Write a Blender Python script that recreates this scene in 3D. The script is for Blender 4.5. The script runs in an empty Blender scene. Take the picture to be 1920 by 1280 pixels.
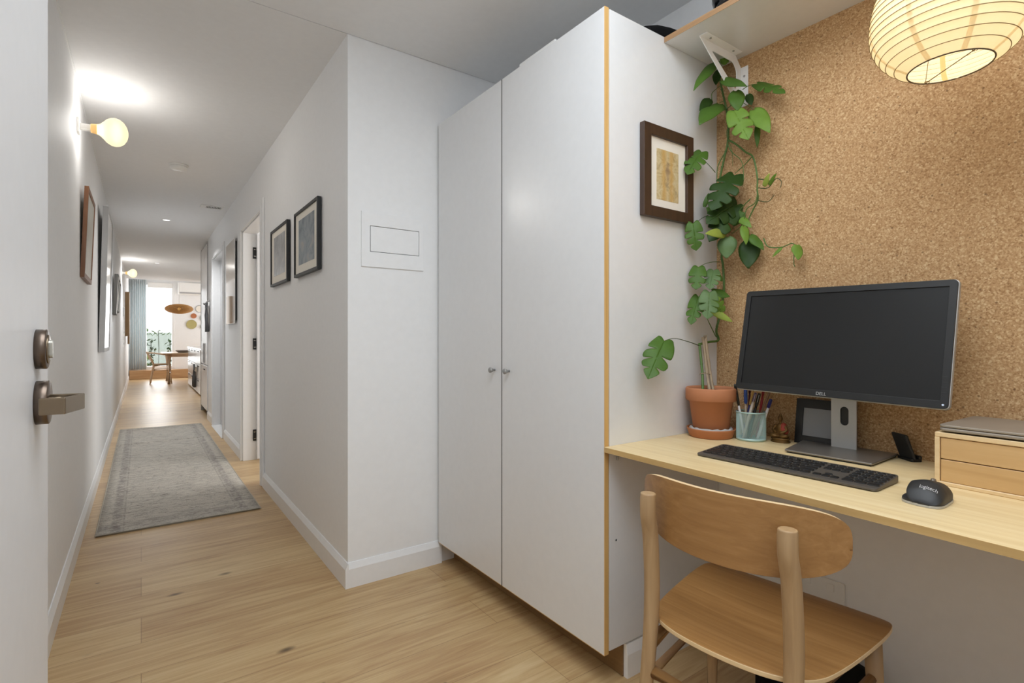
import bpy, bmesh, math, random
from mathutils import Vector, Matrix
random.seed(7)
C = bpy.context.scene.collection
PI = math.pi

# ------------------------------------------------------------------ helpers
def V(*a): return Vector(a)

def box(bm, x0, x1, y0, y1, z0, z1, m=0):
    vs = [bm.verts.new((x, y, z)) for x in (x0, x1) for y in (y0, y1) for z in (z0, z1)]
    for f in ((0, 1, 3, 2), (4, 6, 7, 5), (0, 4, 5, 1), (2, 3, 7, 6), (0, 2, 6, 4), (1, 5, 7, 3)):
        fc = bm.faces.new([vs[i] for i in f]); fc.material_index = m
    return vs

def rbox(bm, x0, x1, y0, y1, z0, z1, r=.004, seg=2, m=0):
    """box with rounded edges"""
    b2 = bmesh.new(); box(b2, x0, x1, y0, y1, z0, z1)
    bmesh.ops.recalc_face_normals(b2, faces=b2.faces)
    bmesh.ops.bevel(b2, geom=list(b2.edges), offset=r, segments=seg, affect='EDGES', profile=.5)
    merge(bm, b2, m)

def merge(bm, b2, m=None):
    mp = {}
    for v in b2.verts: mp[v] = bm.verts.new(v.co)
    for f in b2.faces:
        try:
            nf = bm.faces.new([mp[v] for v in f.verts]); nf.smooth = f.smooth
            nf.material_index = f.material_index if m is None else m
        except ValueError: pass
    b2.free()

def frame_axes(d):
    d = d.normalized(); up = V(0, 0, 1) if abs(d.z) < .9 else V(1, 0, 0)
    a = d.cross(up).normalized(); b = a.cross(d).normalized()
    return a, b

def catmull(pts, n=4):
    P = [Vector(p) for p in pts]
    if len(P) < 3: return P
    out = []
    for i in range(len(P) - 1):
        p0 = P[max(i - 1, 0)]; p1 = P[i]; p2 = P[i + 1]; p3 = P[min(i + 2, len(P) - 1)]
        for k in range(n):
            t = k / n
            out.append(.5 * ((2 * p1) + (p2 - p0) * t + (2 * p0 - 5 * p1 + 4 * p2 - p3) * t * t + (3 * p1 - p0 - 3 * p2 + p3) * t ** 3))
    out.append(P[-1]); return out

def tube(bm, pts, r, seg=10, m=0, caps=True, squash=None):
    P = [Vector(p) for p in pts]; n = len(P)
    R = r if isinstance(r, (list, tuple)) else [r] * n
    if len(R) != n: R = [R[0] + (R[-1] - R[0]) * i / (n - 1) for i in range(n)]
    rings = []; pa = None
    for i in range(n):
        d = (P[min(i + 1, n - 1)] - P[max(i - 1, 0)])
        if pa is None: a, b = frame_axes(d)
        else:
            dn = d.normalized(); a = (pa - dn * pa.dot(dn)).normalized(); b = dn.cross(a).normalized()
        pa = a
        s = squash or (1, 1)
        rings.append([bm.verts.new(P[i] + a * (math.cos(2 * PI * k / seg) * R[i] * s[0]) + b * (math.sin(2 * PI * k / seg) * R[i] * s[1])) for k in range(seg)])
    for i in range(n - 1):
        for k in range(seg):
            f = bm.faces.new((rings[i][k], rings[i][(k + 1) % seg], rings[i + 1][(k + 1) % seg], rings[i + 1][k]))
            f.smooth = True; f.material_index = m
    if caps:
        for rg in (rings[0][::-1], rings[-1]):
            f = bm.faces.new(rg); f.material_index = m
    return rings

def lathe(bm, prof, cx=0, cy=0, seg=40, m=0, axis='Z', smooth=True, cz=0):
    """prof: (radius, height) pairs"""
    rings = []
    for r, h in prof:
        ring = []
        for k in range(seg):
            a = 2 * PI * k / seg; p = (math.cos(a) * r, math.sin(a) * r)
            if axis == 'Z': co = (cx + p[0], cy + p[1], cz + h)
            elif axis == 'X': co = (cx + h, cy + p[0], cz + p[1])
            else: co = (cx + p[0], cy + h, cz + p[1])
            ring.append(bm.verts.new(co))
        rings.append(ring)
    for i in range(len(rings) - 1):
        for k in range(seg):
            f = bm.faces.new((rings[i][k], rings[i][(k + 1) % seg], rings[i + 1][(k + 1) % seg], rings[i + 1][k]))
            f.smooth = smooth; f.material_index = m
    if prof[0][0] > 1e-6: bm.faces.new(rings[0][::-1]).material_index = m
    if prof[-1][0] > 1e-6: bm.faces.new(rings[-1]).material_index = m
    bmesh.ops.remove_doubles(bm, verts=[v for rg in (rings[0], rings[-1]) for v in rg], dist=1e-7)

def lathe_open(bm, prof, cx=0, cy=0, seg=40, m=0, cz=0):
    rings = [[bm.verts.new((cx + math.cos(2 * PI * k / seg) * r, cy + math.sin(2 * PI * k / seg) * r, cz + h)) for k in range(seg)] for r, h in prof]
    for i in range(len(rings) - 1):
        for k in range(seg):
            f = bm.faces.new((rings[i][k], rings[i][(k + 1) % seg], rings[i + 1][(k + 1) % seg], rings[i + 1][k]))
            f.smooth = True; f.material_index = m

def prism(bm, poly, axis, a, b, m=0, smooth=False):
    """poly: 2D outline, extruded along axis from a to b.  axis X: (y,z); Y: (x,z); Z: (x,y)"""
    def co(p, h):
        return {'X': (h, p[0], p[1]), 'Y': (p[0], h, p[1]), 'Z': (p[0], p[1], h)}[axis]
    A = [bm.verts.new(co(p, a)) for p in poly]; B = [bm.verts.new(co(p, b)) for p in poly]
    n = len(poly)
    for i in range(n):
        f = bm.faces.new((A[i], A[(i + 1) % n], B[(i + 1) % n], B[i])); f.material_index = m; f.smooth = smooth
    bm.faces.new(A[::-1]).material_index = m; bm.faces.new(B).material_index = m

def rrect(w, h, r, n=6, cx=0, cy=0):
    out = []
    for (sx, sy, a0) in ((1, 1, 0), (-1, 1, 90), (-1, -1, 180), (1, -1, 270)):
        for k in range(n + 1):
            a = math.radians(a0 + 90 * k / n)
            out.append((cx + sx * (w / 2 - r) + r * math.cos(a), cy + sy * (h / 2 - r) + r * math.sin(a)))
    return out

def ring_prism(bm, outer, inner, axis, a, b, m=0):
    """frame between two outlines with the same number of points"""
    def co(p, h):
        return {'X': (h, p[0], p[1]), 'Y': (p[0], h, p[1]), 'Z': (p[0], p[1], h)}[axis]
    n = len(outer)
    L = [[bm.verts.new(co(p, h)) for p in o] for o, h in ((outer, a), (outer, b), (inner, b), (inner, a))]
    for q in range(4):
        X, Y = L[q], L[(q + 1) % 4]
        for i in range(n):
            bm.faces.new((X[i], X[(i + 1) % n], Y[(i + 1) % n], Y[i])).material_index = m

def obj(name, bm, mats, parent=None, world=True, bevel=None, smooth=None):
    """link a bmesh as one mesh object.  world: the mesh is in world coordinates even under a parent"""
    bmesh.ops.recalc_face_normals(bm, faces=bm.faces)
    me = bpy.data.meshes.new(name); bm.to_mesh(me); bm.free()
    for m in (mats if isinstance(mats, (list, tuple)) else [mats]): me.materials.append(m)
    o = bpy.data.objects.new(name, me); C.objects.link(o)
    if smooth:
        for p in me.polygons: p.use_smooth = True
    if parent is not None:
        o.parent = parent
        if world: o.matrix_parent_inverse = world_of(parent).inverted()
    if bevel:
        md = o.modifiers.new('edge', 'BEVEL'); md.width = bevel; md.segments = 2; md.limit_method = 'ANGLE'; md.angle_limit = .6
    return o

def world_of(o):
    M = o.matrix_basis.copy()
    if o.parent is not None: M = world_of(o.parent) @ o.matrix_parent_inverse @ M
    return M

def tag(o, label, cat, group=None, kind=None):
    o['label'] = label; o['category'] = cat
    if group: o['group'] = group
    if kind: o['kind'] = kind
    return o

def thing(name, label, cat, loc=(0, 0, 0), rz=0, group=None):
    o = bpy.data.objects.new(name, None); C.objects.link(o); o.empty_display_size = .1
    o.location = loc; o.rotation_euler = (0, 0, rz)
    return tag(o, label, cat, group)

def struct(name, bm, m, bevel=None, parent=None):
    o = obj(name, bm, m, parent, bevel=bevel)
    if parent is None: o['kind'] = 'structure'
    return o

def copy_tree(o, parent=None):
    c = o.copy(); C.objects.link(c)
    if parent is not None: c.parent = parent
    for ch in list(o.children): copy_tree(ch, c)
    return c

# ------------------------------------------------------------------ materials
def lin(h):
    h = h.lstrip('#'); out = []
    for i in (0, 2, 4):
        c = int(h[i:i + 2], 16) / 255
        out.append(c / 12.92 if c <= .04045 else ((c + .055) / 1.055) ** 2.4)
    return (*out, 1)

class N:
    """tiny node-building helper"""
    def __init__(s, name):
        s.m = bpy.data.materials.new(name); s.m.use_nodes = True
        s.t = s.m.node_tree; s.b = s.t.nodes['Principled BSDF']; s.out = s.t.nodes['Material Output']
    def n(s, typ, **kw):
        nd = s.t.nodes.new(typ)
        for k, v in kw.items():
            if k in nd.inputs.keys(): nd.inputs[k].default_value = v
            else: setattr(nd, k, v)
        return nd
    def l(s, a, b): s.t.links.new(a, b)
    def coords(s, scale=(1, 1, 1), rot=(0, 0, 0), kind='Object'):
        tc = s.n('ShaderNodeTexCoord'); mp = s.n('ShaderNodeMapping')
        mp.inputs['Scale'].default_value = scale; mp.inputs['Rotation'].default_value = rot
        s.l(tc.outputs[kind], mp.inputs['Vector']); return mp.outputs['Vector']
    def noise(s, vec, scale=5, detail=4, rough=.5, dist=0):
        nd = s.n('ShaderNodeTexNoise'); nd.inputs['Scale'].default_value = scale; nd.inputs['Detail'].default_value = detail
        nd.inputs['Roughness'].default_value = rough; nd.inputs['Distortion'].default_value = dist
        s.l(vec, nd.inputs['Vector']); return nd.outputs['Fac']
    def ramp(s, fac, stops, interp='LINEAR'):
        nd = s.n('ShaderNodeValToRGB'); cr = nd.color_ramp; cr.interpolation = interp
        while len(cr.elements) < len(stops): cr.elements.new(.5)
        for e, (p, c) in zip(cr.elements, stops): e.position = p; e.color = c
        s.l(fac, nd.inputs['Fac']); return nd.outputs['Color']
    def mix(s, fac, a, b, blend='MIX'):
        nd = s.n('ShaderNodeMix', data_type='RGBA', blend_type=blend)
        for sock, val in ((nd.inputs[0], fac), (nd.inputs[6], a), (nd.inputs[7], b)):
            if hasattr(val, 'type') and hasattr(val, 'links'): s.l(val, sock)
            else: sock.default_value = val
        return nd.outputs[2]
    def math(s, op, a, b=0.):
        nd = s.n('ShaderNodeMath', operation=op)
        for sock, val in ((nd.inputs[0], a), (nd.inputs[1], b)):
            if hasattr(val, 'links'): s.l(val, sock)
            else: sock.default_value = val
        return nd.outputs[0]
    def bump(s, h, strength=.1, dist=.002):
        nd = s.n('ShaderNodeBump'); nd.inputs['Strength'].default_value = strength; nd.inputs['Distance'].default_value = dist
        s.l(h, nd.inputs['Height']); s.l(nd.outputs['Normal'], s.b.inputs['Normal'])
    def set(s, **kw):
        for k, v in kw.items():
            k = k.replace('_', ' ')
            if hasattr(v, 'links'): s.l(v, s.b.inputs[k])
            else: s.b.inputs[k].default_value = v
        return s

def flat(name, col, rough=.5, metal=0, spec=.5, emit=None, es=0, bump=0):
    q = N(name); c = lin(col) if isinstance(col, str) else col
    v = q.coords(); f = q.noise(v, 35, 3)
    q.set(Base_Color=q.mix(f, tuple(x * .97 for x in c[:3]) + (1,), tuple(min(1, x * 1.03) for x in c[:3]) + (1,)), Roughness=rough, Metallic=metal)
    q.b.inputs['Specular IOR Level'].default_value = spec
    if emit: q.b.inputs['Emission Color'].default_value = lin(emit); q.b.inputs['Emission Strength'].default_value = es
    if bump: q.bump(q.noise(v, 220, 3), bump, .001)
    return q.m

def wood(name, dark, mid, light, axis='X', scale=1., rough=.45, grain=28, bump=.08, contrast=1.):
    """straight-grained timber: long noise streaks along one object axis"""
    q = N(name)
    sc = {'X': (1.2, grain, grain), 'Y': (grain, 1.2, grain), 'Z': (grain, grain, 1.2)}[axis]
    v = q.coords(tuple(k * scale for k in sc))
    f1 = q.noise(v, 1.6, 6, .6, .6)
    v2 = q.coords(tuple(k * scale * (.28 if k > 2 else .7) for k in sc)); f2 = q.noise(v2, 1.2, 3, .5, 1.2)
    a = .5 - .22 / contrast; b = .5 + .22 / contrast
    c1 = q.ramp(f1, [(max(0, a - .08), lin(dark)), (.5, lin(mid)), (b, lin(light))])
    c = q.mix(q.math('MULTIPLY', f2, .55), c1, lin(mid))
    q.set(Base_Color=c, Roughness=rough); q.bump(f1, bump, .001)
    return q.m

M = {}
def mats():
    M['wall'] = flat('wall paint', '#efefef', .62, bump=.03)
    M['ceil'] = flat('ceiling paint', '#ececec', .75)
    M['trim'] = flat('gloss trim paint', '#ececec', .35)
    M['door'] = flat('door paint', '#dededf', .4)
    M['greydoor'] = flat('grey door leaf', '#b9b9ba', .4)  # closed hall door leaf, a darker grey than the other doors
    M['melamine'] = flat('white melamine', '#e0e0e0', .26, spec=1.0)
    M['white'] = flat('white plastic', '#ecebe8', .4)
    M['whitemetal'] = flat('white powder coat', '#ececec', .4)
    M['cream'] = flat('off white card', '#ece6da', .8)
    M['black'] = flat('black plastic', '#161616', .45)
    M['blackgloss'] = flat('gloss black', '#0d0d0e', .12)
    M['blackfabric'] = flat('black cloth', '#0f0f10', .9, spec=.2)
    M['dark'] = flat('charcoal plastic', '#242526', .5)
    M['graphite'] = flat('graphite', '#5a544d', .45, .3)
    M['screen'] = flat('dark screen', '#1c1c1c', .28, spec=.35)
    M['alu'] = flat('brushed aluminium', '#b9bab9', .42, .55)
    M['gunmetal'] = flat('grey metal plate', '#8b857d', .38, .7)
    M['laptop'] = flat('grey laptop shell', '#9a9083', .45, .35)
    M['chrome'] = flat('satin chrome', '#b8b8b6', .25, 1)
    M['knob'] = flat('nickel knob', '#a0a09e', .4, .6)
    M['bronze'] = flat('dark bronze', '#6b5d52', .3, .85)
    M['brassy'] = flat('worn bronze handle', '#8a7a66', .24, .9)
    M['steel'] = flat('steel keyway', '#c9c7bd', .25, .9)
    M['statue'] = flat('aged brass', '#6d5029', .45, .6)
    M['robe'] = flat('red robe', '#9c3a2c', .6)
    M['darkframe'] = wood('dark walnut frame', '#2e1e14', '#3f2b1e', '#4b3525', 'Z', 1, .4)
    M['brownframe'] = wood('brown timber frame', '#5d3a22', '#7d5232', '#96663f', 'Z', 1, .4)
    M['oak'] = wood('pale oak', '#83592f', '#9b7141', '#ab8150', 'Y', 1.4, .42, 34)
    M['oakz'] = wood('pale oak post', '#927353', '#a88963', '#b59771', 'Z', 1.4, .42, 30)
    M['oakx'] = wood('pale oak rail', '#97703f', '#b08554', '#bd9562', 'X', 1.4, .42, 30)
    M['ply'] = wood('plywood edge', '#b78a4e', '#cfa564', '#dfb97c', 'Z', 1, .5, 60)
    M['plyx'] = wood('plywood edge rail', '#8d6b49', '#a37f5a', '#b08c66', 'Y', 1, .5, 60)
    M['bamboo'] = wood('bamboo desk', '#d3b784', '#e3cb9b', '#ecd9b0', 'Y', 1, .38, 26, .03, 1.2)
    M['bambooedge'] = wood('bamboo desk edge', '#b3915a', '#c4a26a', '#d3b47e', 'Y', 1, .45, 26, .05)
    M['bambox'] = wood('bamboo box', '#b58e5a', '#caa470', '#d9b885', 'Y', 1, .42, 22, .03)
    M['bamboxpale'] = wood('pale bamboo edge', '#d3b484', '#e0c497', '#e8d0a8', 'Y', 1, .42, 40, .03)
    M['kick'] = wood('oak kickboard', '#70542f', '#866640', '#96754c', 'Y', 1, .5, 22)
    M['oakfloorstep'] = wood('oak step', '#a07a55', '#b8926a', '#c9a881', 'X', 1, .45, 14)
    M['terracotta'] = flat('terracotta', '#b2744e', .75, bump=.06)
    M['terracottadark'] = flat('terracotta saucer', '#ab6c43', .6)
    M['felt'] = flat('grey felt', '#aeaaa6', .95)
    M['soil'] = flat('potting soil', '#2a1d14', .95, bump=.5)
    M['cane'] = wood('bamboo cane', '#7d6650', '#a08b70', '#bda98a', 'Z', 2, .6, 40)
    M['stem'] = flat('plant stem', '#4c6a2c', .5)
    M['stemdark'] = flat('plant stem dark', '#39471f', .55)
    M['mesh'] = flat('pale green wire mesh', '#a9c4bf', .45, .1)
    M['amber'] = flat('amber collar', '#d9b173', .4, emit='#ffc56e', es=.25)
    M['cord'] = flat('black cord', '#1a1a1a', .6)
    M['greycloth'] = flat('grey cloth', '#5d5e5f', .9)
    M['tea'] = flat('charcoal tea towel', '#4a4b4c', .9)
    M['palecloth'] = flat('pale tea towel', '#d7d6d2', .9)
    M['rattan'] = wood('rattan', '#a06f35', '#c18f4d', '#d9ad6c', 'X', 2, .6, 30)
    M['plateorange'] = flat('terracotta wall plate', '#b6724a', .6)
    M['basket'] = flat('olive woven plate', '#b3a870', .8)
    M['plategreen'] = flat('grey green plate', '#a9b3ab', .6)
    M['platerim'] = flat('grey plate rim', '#8d8f93', .6)
    M['tray'] = flat('grey stone bowl', '#7f7a75', .7)
    M['mirror'] = flat('mirror', '#f2f2f2', .04, 1)
    M['tonebody'] = flat('pale silver canvas', '#d2d2d3', .35)
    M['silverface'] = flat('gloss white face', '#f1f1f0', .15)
    M['greyside'] = flat('grey frame side', '#a9a9a9', .4)
    M['taupe'] = flat('dark taupe frame and gap shade', '#4d4a45', .5)
    M['fence'] = flat('pale garden wall', '#dfe8e2', .8)
    M['paving'] = flat('garden paving', '#dededa', .8)
    for k, h in (('dark', '#304c1a'), ('mid', '#4f7128'), ('bright', '#74953a'), ('lime', '#a5b552'), ('grey', '#65804f')):
        q = N('leaf ' + k); c = lin(h)
        v = q.coords(); f = q.noise(v, 40, 3)
        q.set(Base_Color=q.mix(f, tuple(x * .8 for x in c[:3]) + (1,), tuple(min(1, x * 1.2) for x in c[:3]) + (1,)), Roughness=.5)
        q.b.inputs['Specular IOR Level'].default_value = .35
        tr = q.n('ShaderNodeBsdfTranslucent'); tr.inputs['Color'].default_value = tuple(min(1, x * 1.5) for x in c[:3]) + (1,)
        mx = q.n('ShaderNodeMixShader'); mx.inputs[0].default_value = .25
        q.l(q.b.outputs[0], mx.inputs[1]); q.l(tr.outputs[0], mx.inputs[2]); q.l(mx.outputs[0], q.out.inputs['Surface'])
        M['leaf' + k] = q.m
    # oak floor boards running across the hall
    q = N('oak floorboards')
    v = q.coords()
    br = q.n('ShaderNodeTexBrick'); br.offset = .41; br.offset_frequency = 2
    for k, val in (('Scale', 1), ('Mortar Size', .0012), ('Mortar Smooth', .3), ('Bias', 0), ('Brick Width', 1.9), ('Row Height', .21)):
        br.inputs[k].default_value = val
    br.inputs['Color1'].default_value = (.35, .35, .35, 1); br.inputs['Color2'].default_value = (.65, .65, .65, 1); br.inputs['Mortar'].default_value = (.3, .3, .3, 1)
    q.l(v, br.inputs['Vector'])
    grain = q.noise(q.coords((1.1, 16, 1)), 1.5, 7, .62, 1.4)
    fine = q.noise(q.coords((3, 90, 1)), 1.5, 4, .6, .2)
    cloud = q.noise(q.coords((.9, 2.2, 1)), 2.2, 3, .5, .5)
    tone = q.math('ADD', q.math('MULTIPLY', grain, .55), q.math('MULTIPLY', br.outputs['Color'], .35))
    tone = q.math('ADD', tone, q.math('MULTIPLY', cloud, .2)); tone = q.math('ADD', tone, q.math('MULTIPLY', fine, .12))
    col = q.ramp(tone, [(.38, lin('#937047')), (.52, lin('#b28f64')), (.64, lin('#c6a87a')), (.8, lin('#d6bd92'))])
    # knots
    vo = q.n('ShaderNodeTexVoronoi'); vo.inputs['Scale'].default_value = 1.0; vo.inputs['Randomness'].default_value = 1
    dv = q.n('ShaderNodeVectorMath', operation='ADD'); nz = q.n('ShaderNodeTexNoise'); nz.inputs['Scale'].default_value = 9
    q.l(v, nz.inputs['Vector']); sc = q.n('ShaderNodeVectorMath', operation='SCALE'); sc.inputs['Scale'].default_value = .05
    q.l(nz.outputs['Color'], sc.inputs[0]); kv = q.coords((2.6, 5.6, 1)); q.l(kv, dv.inputs[0]); q.l(sc.outputs[0], dv.inputs[1]); q.l(dv.outputs[0], vo.inputs['Vector'])
    kf = q.ramp(vo.outputs['Distance'], [(0, (1, 1, 1, 1)), (.045, (.7, .7, .7, 1)), (.10, (0, 0, 0, 1))])
    col = q.mix(q.math('MULTIPLY', kf, .92), col, lin('#3a2412'))
    v3 = q.n('ShaderNodeTexVoronoi'); v3.inputs['Scale'].default_value = 1.0; q.l(q.coords((5.5, 9.5, 1), (0, 0, .0)), v3.inputs['Vector'])
    s3 = q.n('ShaderNodeRGBToBW'); q.l(v3.outputs['Color'], s3.inputs[0])
    k3 = q.math('MULTIPLY', q.ramp(v3.outputs['Distance'], [(0, (1, 1, 1, 1)), (.035, (.8, .8, .8, 1)), (.07, (0, 0, 0, 1))]), q.ramp(s3.outputs[0], [(.3, (1, 1, 1, 1)), (.34, (0, 0, 0, 1))]))
    col = q.mix(q.math('MULTIPLY', k3, .85), col, lin('#3f2814'))
    mk = q.ramp(br.outputs['Fac'], [(0, (0, 0, 0, 1)), (1, (1, 1, 1, 1))])
    col = q.mix(q.math('MULTIPLY', mk, .45), col, lin('#5b3d20'))
    q.set(Base_Color=col, Roughness=q.math('ADD', q.math('MULTIPLY', grain, .12), .30)); q.bump(tone, .06, .001)
    M['floor'] = q.m
    # cork
    q = N('cork granules'); v = q.coords()
    n1 = q.noise(v, 190, 6, .75, .2); n2 = q.noise(v, 9, 3, .5); n3 = q.noise(q.coords((1, 1, 1), (.4, .9, .2)), 140, 3, .6)
    w = q.n('ShaderNodeTexVoronoi'); w.inputs['Scale'].default_value = 290; q.l(v, w.inputs['Vector'])
    bw = q.n('ShaderNodeRGBToBW'); q.l(w.outputs['Color'], bw.inputs[0])
    t = q.math('ADD', q.math('MULTIPLY', n1, .5), q.math('ADD', q.math('MULTIPLY', bw.outputs[0], .28), q.math('MULTIPLY', n3, .22)))
    c = q.ramp(t, [(.36, lin('#91693f')), (.46, lin('#b38c60')), (.54, lin('#c09a6e')), (.64, lin('#d8bb90'))])
    wb = q.n('ShaderNodeTexVoronoi'); wb.inputs['Scale'].default_value = 85; q.l(q.coords((1, 1, 1), (.2, .5, .1)), wb.inputs['Vector'])
    spk = q.ramp(wb.outputs['Distance'], [(.0, (1, 1, 1, 1)), (.19, (.9, .9, .9, 1)), (.27, (0, 0, 0, 1))])
    sel = q.n('ShaderNodeRGBToBW'); q.l(wb.outputs['Color'], sel.inputs[0])
    dk = q.ramp(sel.outputs[0], [(.22, (1, 1, 1, 1)), (.24, (0, 0, 0, 1))]); lt = q.ramp(sel.outputs[0], [(.74, (0, 0, 0, 1)), (.76, (1, 1, 1, 1))])
    c = q.mix(q.math('MULTIPLY', q.math('MULTIPLY', spk, dk), .75), c, lin('#5a3a1a')); c = q.mix(q.math('MULTIPLY', q.math('MULTIPLY', spk, lt), .6), c, lin('#e6cfa4'))
    c = q.mix(q.math('MULTIPLY', n2, .3), c, lin('#bb9569'))
    q.set(Base_Color=c, Roughness=.8); q.bump(n1, .15, .001)
    M['cork'] = q.m
    # rug: faded traditional pattern with a worn border
    q = N('faded woven rug'); v = q.coords()
    st = q.noise(q.coords((4, 45, 1)), 1.6, 6, .8, .5); b = q.noise(v, 5, 5, .7, 1.0); d = q.noise(q.coords((140, 260, 1)), 1, 2); bl = q.noise(v, 2.2, 3, .5)
    c = q.ramp(q.math('ADD', q.math('MULTIPLY', st, .65), q.math('MULTIPLY', d, .35)), [(.40, lin('#7f7873')), (.47, lin('#b3aba0')), (.53, lin('#c5bdb1')), (.62, lin('#ddd7cb'))])
    c = q.mix(q.math('MULTIPLY', bl, .35), c, lin('#abaea7'))
    vm = q.n('ShaderNodeVectorMath', operation='ADD'); nz = q.n('ShaderNodeTexNoise'); nz.inputs['Scale'].default_value = 11; nz.inputs['Detail'].default_value = 3; q.l(v, nz.inputs['Vector'])
    sc = q.n('ShaderNodeVectorMath', operation='SCALE'); sc.inputs['Scale'].default_value = .16; q.l(nz.outputs['Color'], sc.inputs[0]); q.l(v, vm.inputs[0]); q.l(sc.outputs[0], vm.inputs[1])
    w = q.n('ShaderNodeTexVoronoi'); w.feature = 'DISTANCE_TO_EDGE'; w.inputs['Scale'].default_value = 8; q.l(vm.outputs[0], w.inputs['Vector'])
    mot = q.ramp(w.outputs['Distance'], [(.0, (1, 1, 1, 1)), (.035, (.5, .5, .5, 1)), (.07, (0, 0, 0, 1))])
    wear = q.ramp(b, [(.42, (0, 0, 0, 1)), (.62, (1, 1, 1, 1))])
    c = q.mix(q.math('MULTIPLY', q.math('MULTIPLY', mot, wear), .35), c, lin('#66605f'))
    dab = q.ramp(q.noise(q.coords((16, 30, 1)), 1.6, 4, .7, .6), [(.56, (0, 0, 0, 1)), (.66, (1, 1, 1, 1))])
    c = q.mix(q.math('MULTIPLY', dab, .75), c, lin('#6f6763'))
    sp = q.n('ShaderNodeSeparateXYZ'); tc = q.n('ShaderNodeTexCoord'); q.l(tc.outputs['Generated'], sp.inputs[0])
    ed = q.math('ABSOLUTE', q.math('SUBTRACT', sp.outputs['X'], .5)); ey = q.math('ABSOLUTE', q.math('SUBTRACT', sp.outputs['Y'], .5))
    wb = q.noise(q.coords((20, 20, 1)), 1.2, 4, .7, .4); bw = q.ramp(wb, [(.42, (.1, .1, .1, 1)), (.58, (1, 1, 1, 1))])
    bd = q.ramp(ed, [(.345, (0, 0, 0, 1)), (.352, (.75, .75, .75, 1)), (.362, (.15, .15, .15, 1)), (.375, (.65, .65, .65, 1)), (.415, (.7, .7, .7, 1)), (.43, (.0, .0, .0, 1))])
    c = q.mix(q.math('MULTIPLY', bd, q.math('MULTIPLY', bw, .8)), c, lin('#6a6263'))
    by = q.ramp(ey, [(.458, (0, 0, 0, 1)), (.461, (.75, .75, .75, 1)), (.464, (.15, .15, .15, 1)), (.468, (.6, .6, .6, 1)), (.481, (.65, .65, .65, 1)), (.485, (0, 0, 0, 1))])
    c = q.mix(q.math('MULTIPLY', by, q.math('MULTIPLY', bw, .7)), c, lin('#746a66'))
    q.set(Base_Color=c, Roughness=.95); q.bump(d, .4, .002)
    M['rug'] = q.m
    M['rugedge'] = flat('rug edge binding', '#b5ad9f', .95)
    # paper lantern: thin washi that lets the bulb's light through
    q = N('lantern paper')
    v = q.coords(); f = q.noise(v, 26, 5, .6); fib = q.noise(q.coords((1, 1, 5)), 60, 4, .7)
    tint = q.mix(f, lin('#efe2c0'), lin('#f8efd8')); tint = q.mix(q.math('MULTIPLY', fib, .25), tint, lin('#e6d2a0'))
    df = q.n('ShaderNodeBsdfDiffuse'); tr = q.n('ShaderNodeBsdfTranslucent'); q.l(tint, df.inputs['Color']); q.l(tint, tr.inputs['Color'])
    dim = q.mix(1.0, tint, (.60, .56, .49, 1), 'MULTIPLY'); q.l(dim, tr.inputs['Color'])
    mx = q.n('ShaderNodeMixShader'); mx.inputs[0].default_value = .5
    q.l(df.outputs[0], mx.inputs[1]); q.l(tr.outputs[0], mx.inputs[2]); q.l(mx.outputs[0], q.out.inputs['Surface'])
    M['paper'] = q.m
    q = N('doubled lantern paper')
    df = q.n('ShaderNodeBsdfDiffuse'); tr = q.n('ShaderNodeBsdfTranslucent'); df.inputs['Color'].default_value = lin('#e3d0a2'); tr.inputs['Color'].default_value = (.80, .72, .54, 1)
    mx = q.n('ShaderNodeMixShader'); mx.inputs[0].default_value = .85
    q.l(df.outputs[0], mx.inputs[1]); q.l(tr.outputs[0], mx.inputs[2]); q.l(mx.outputs[0], q.out.inputs['Surface'])
    M['paperseam'] = q.m
    M['wire'] = flat('lantern wire', '#8a7448', .6)
    M['wiredark'] = flat('lantern hoop wire', '#54432c', .5)
    # lit lamp glass
    def glow(name, col, s, clear=0):
        q = N(name); q.set(Base_Color=lin(col), Roughness=.4)
        q.b.inputs['Emission Color'].default_value = lin(col); q.b.inputs['Emission Strength'].default_value = s
        if clear:       # thin frosted glass: part of the filament's light passes straight through
            q.b.inputs['Base Color'].default_value = (.05, .045, .03, 1); tp = q.n('ShaderNodeBsdfTransparent'); mx = q.n('ShaderNodeMixShader'); mx.inputs[0].default_value = clear
            q.l(q.b.outputs[0], mx.inputs[1]); q.l(tp.outputs[0], mx.inputs[2]); q.l(mx.outputs[0], q.out.inputs['Surface'])
        return q.m
    M['globe'] = glow('lit globe', '#ffe3a6', 1.1, .3)
    M['dl'] = glow('downlight lens', '#ffffff', 1.6)
    M['bulb'] = glow('lit bulb', '#ffe9bd', 3)
    M['orangebulb'] = glow('warm bulb', '#ffcf7a', 2.5)
    # window glass
    q = N('window glass'); gl = q.n('ShaderNodeBsdfGlossy'); gl.inputs['Roughness'].default_value = .02
    tp = q.n('ShaderNodeBsdfTransparent'); mx = q.n('ShaderNodeMixShader'); mx.inputs[0].default_value = .06
    q.l(tp.outputs[0], mx.inputs[1]); q.l(gl.outputs[0], mx.inputs[2]); q.l(mx.outputs[0], q.out.inputs['Surface']); M['glass'] = q.m
    # curtain
    M['curtain'] = flat('pale blue curtain', '#e0e5e6', .85)
    ct = M['curtain'].node_tree; tr = ct.nodes.new('ShaderNodeBsdfTranslucent'); tr.inputs['Color'].default_value = lin('#d5dcde'); mx = ct.nodes.new('ShaderNodeMixShader'); mx.inputs[0].default_value = .25
    ct.links.new(ct.nodes['Principled BSDF'].outputs[0], mx.inputs[1]); ct.links.new(tr.outputs[0], mx.inputs[2]); ct.links.new(mx.outputs[0], ct.nodes['Material Output'].inputs['Surface'])
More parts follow.
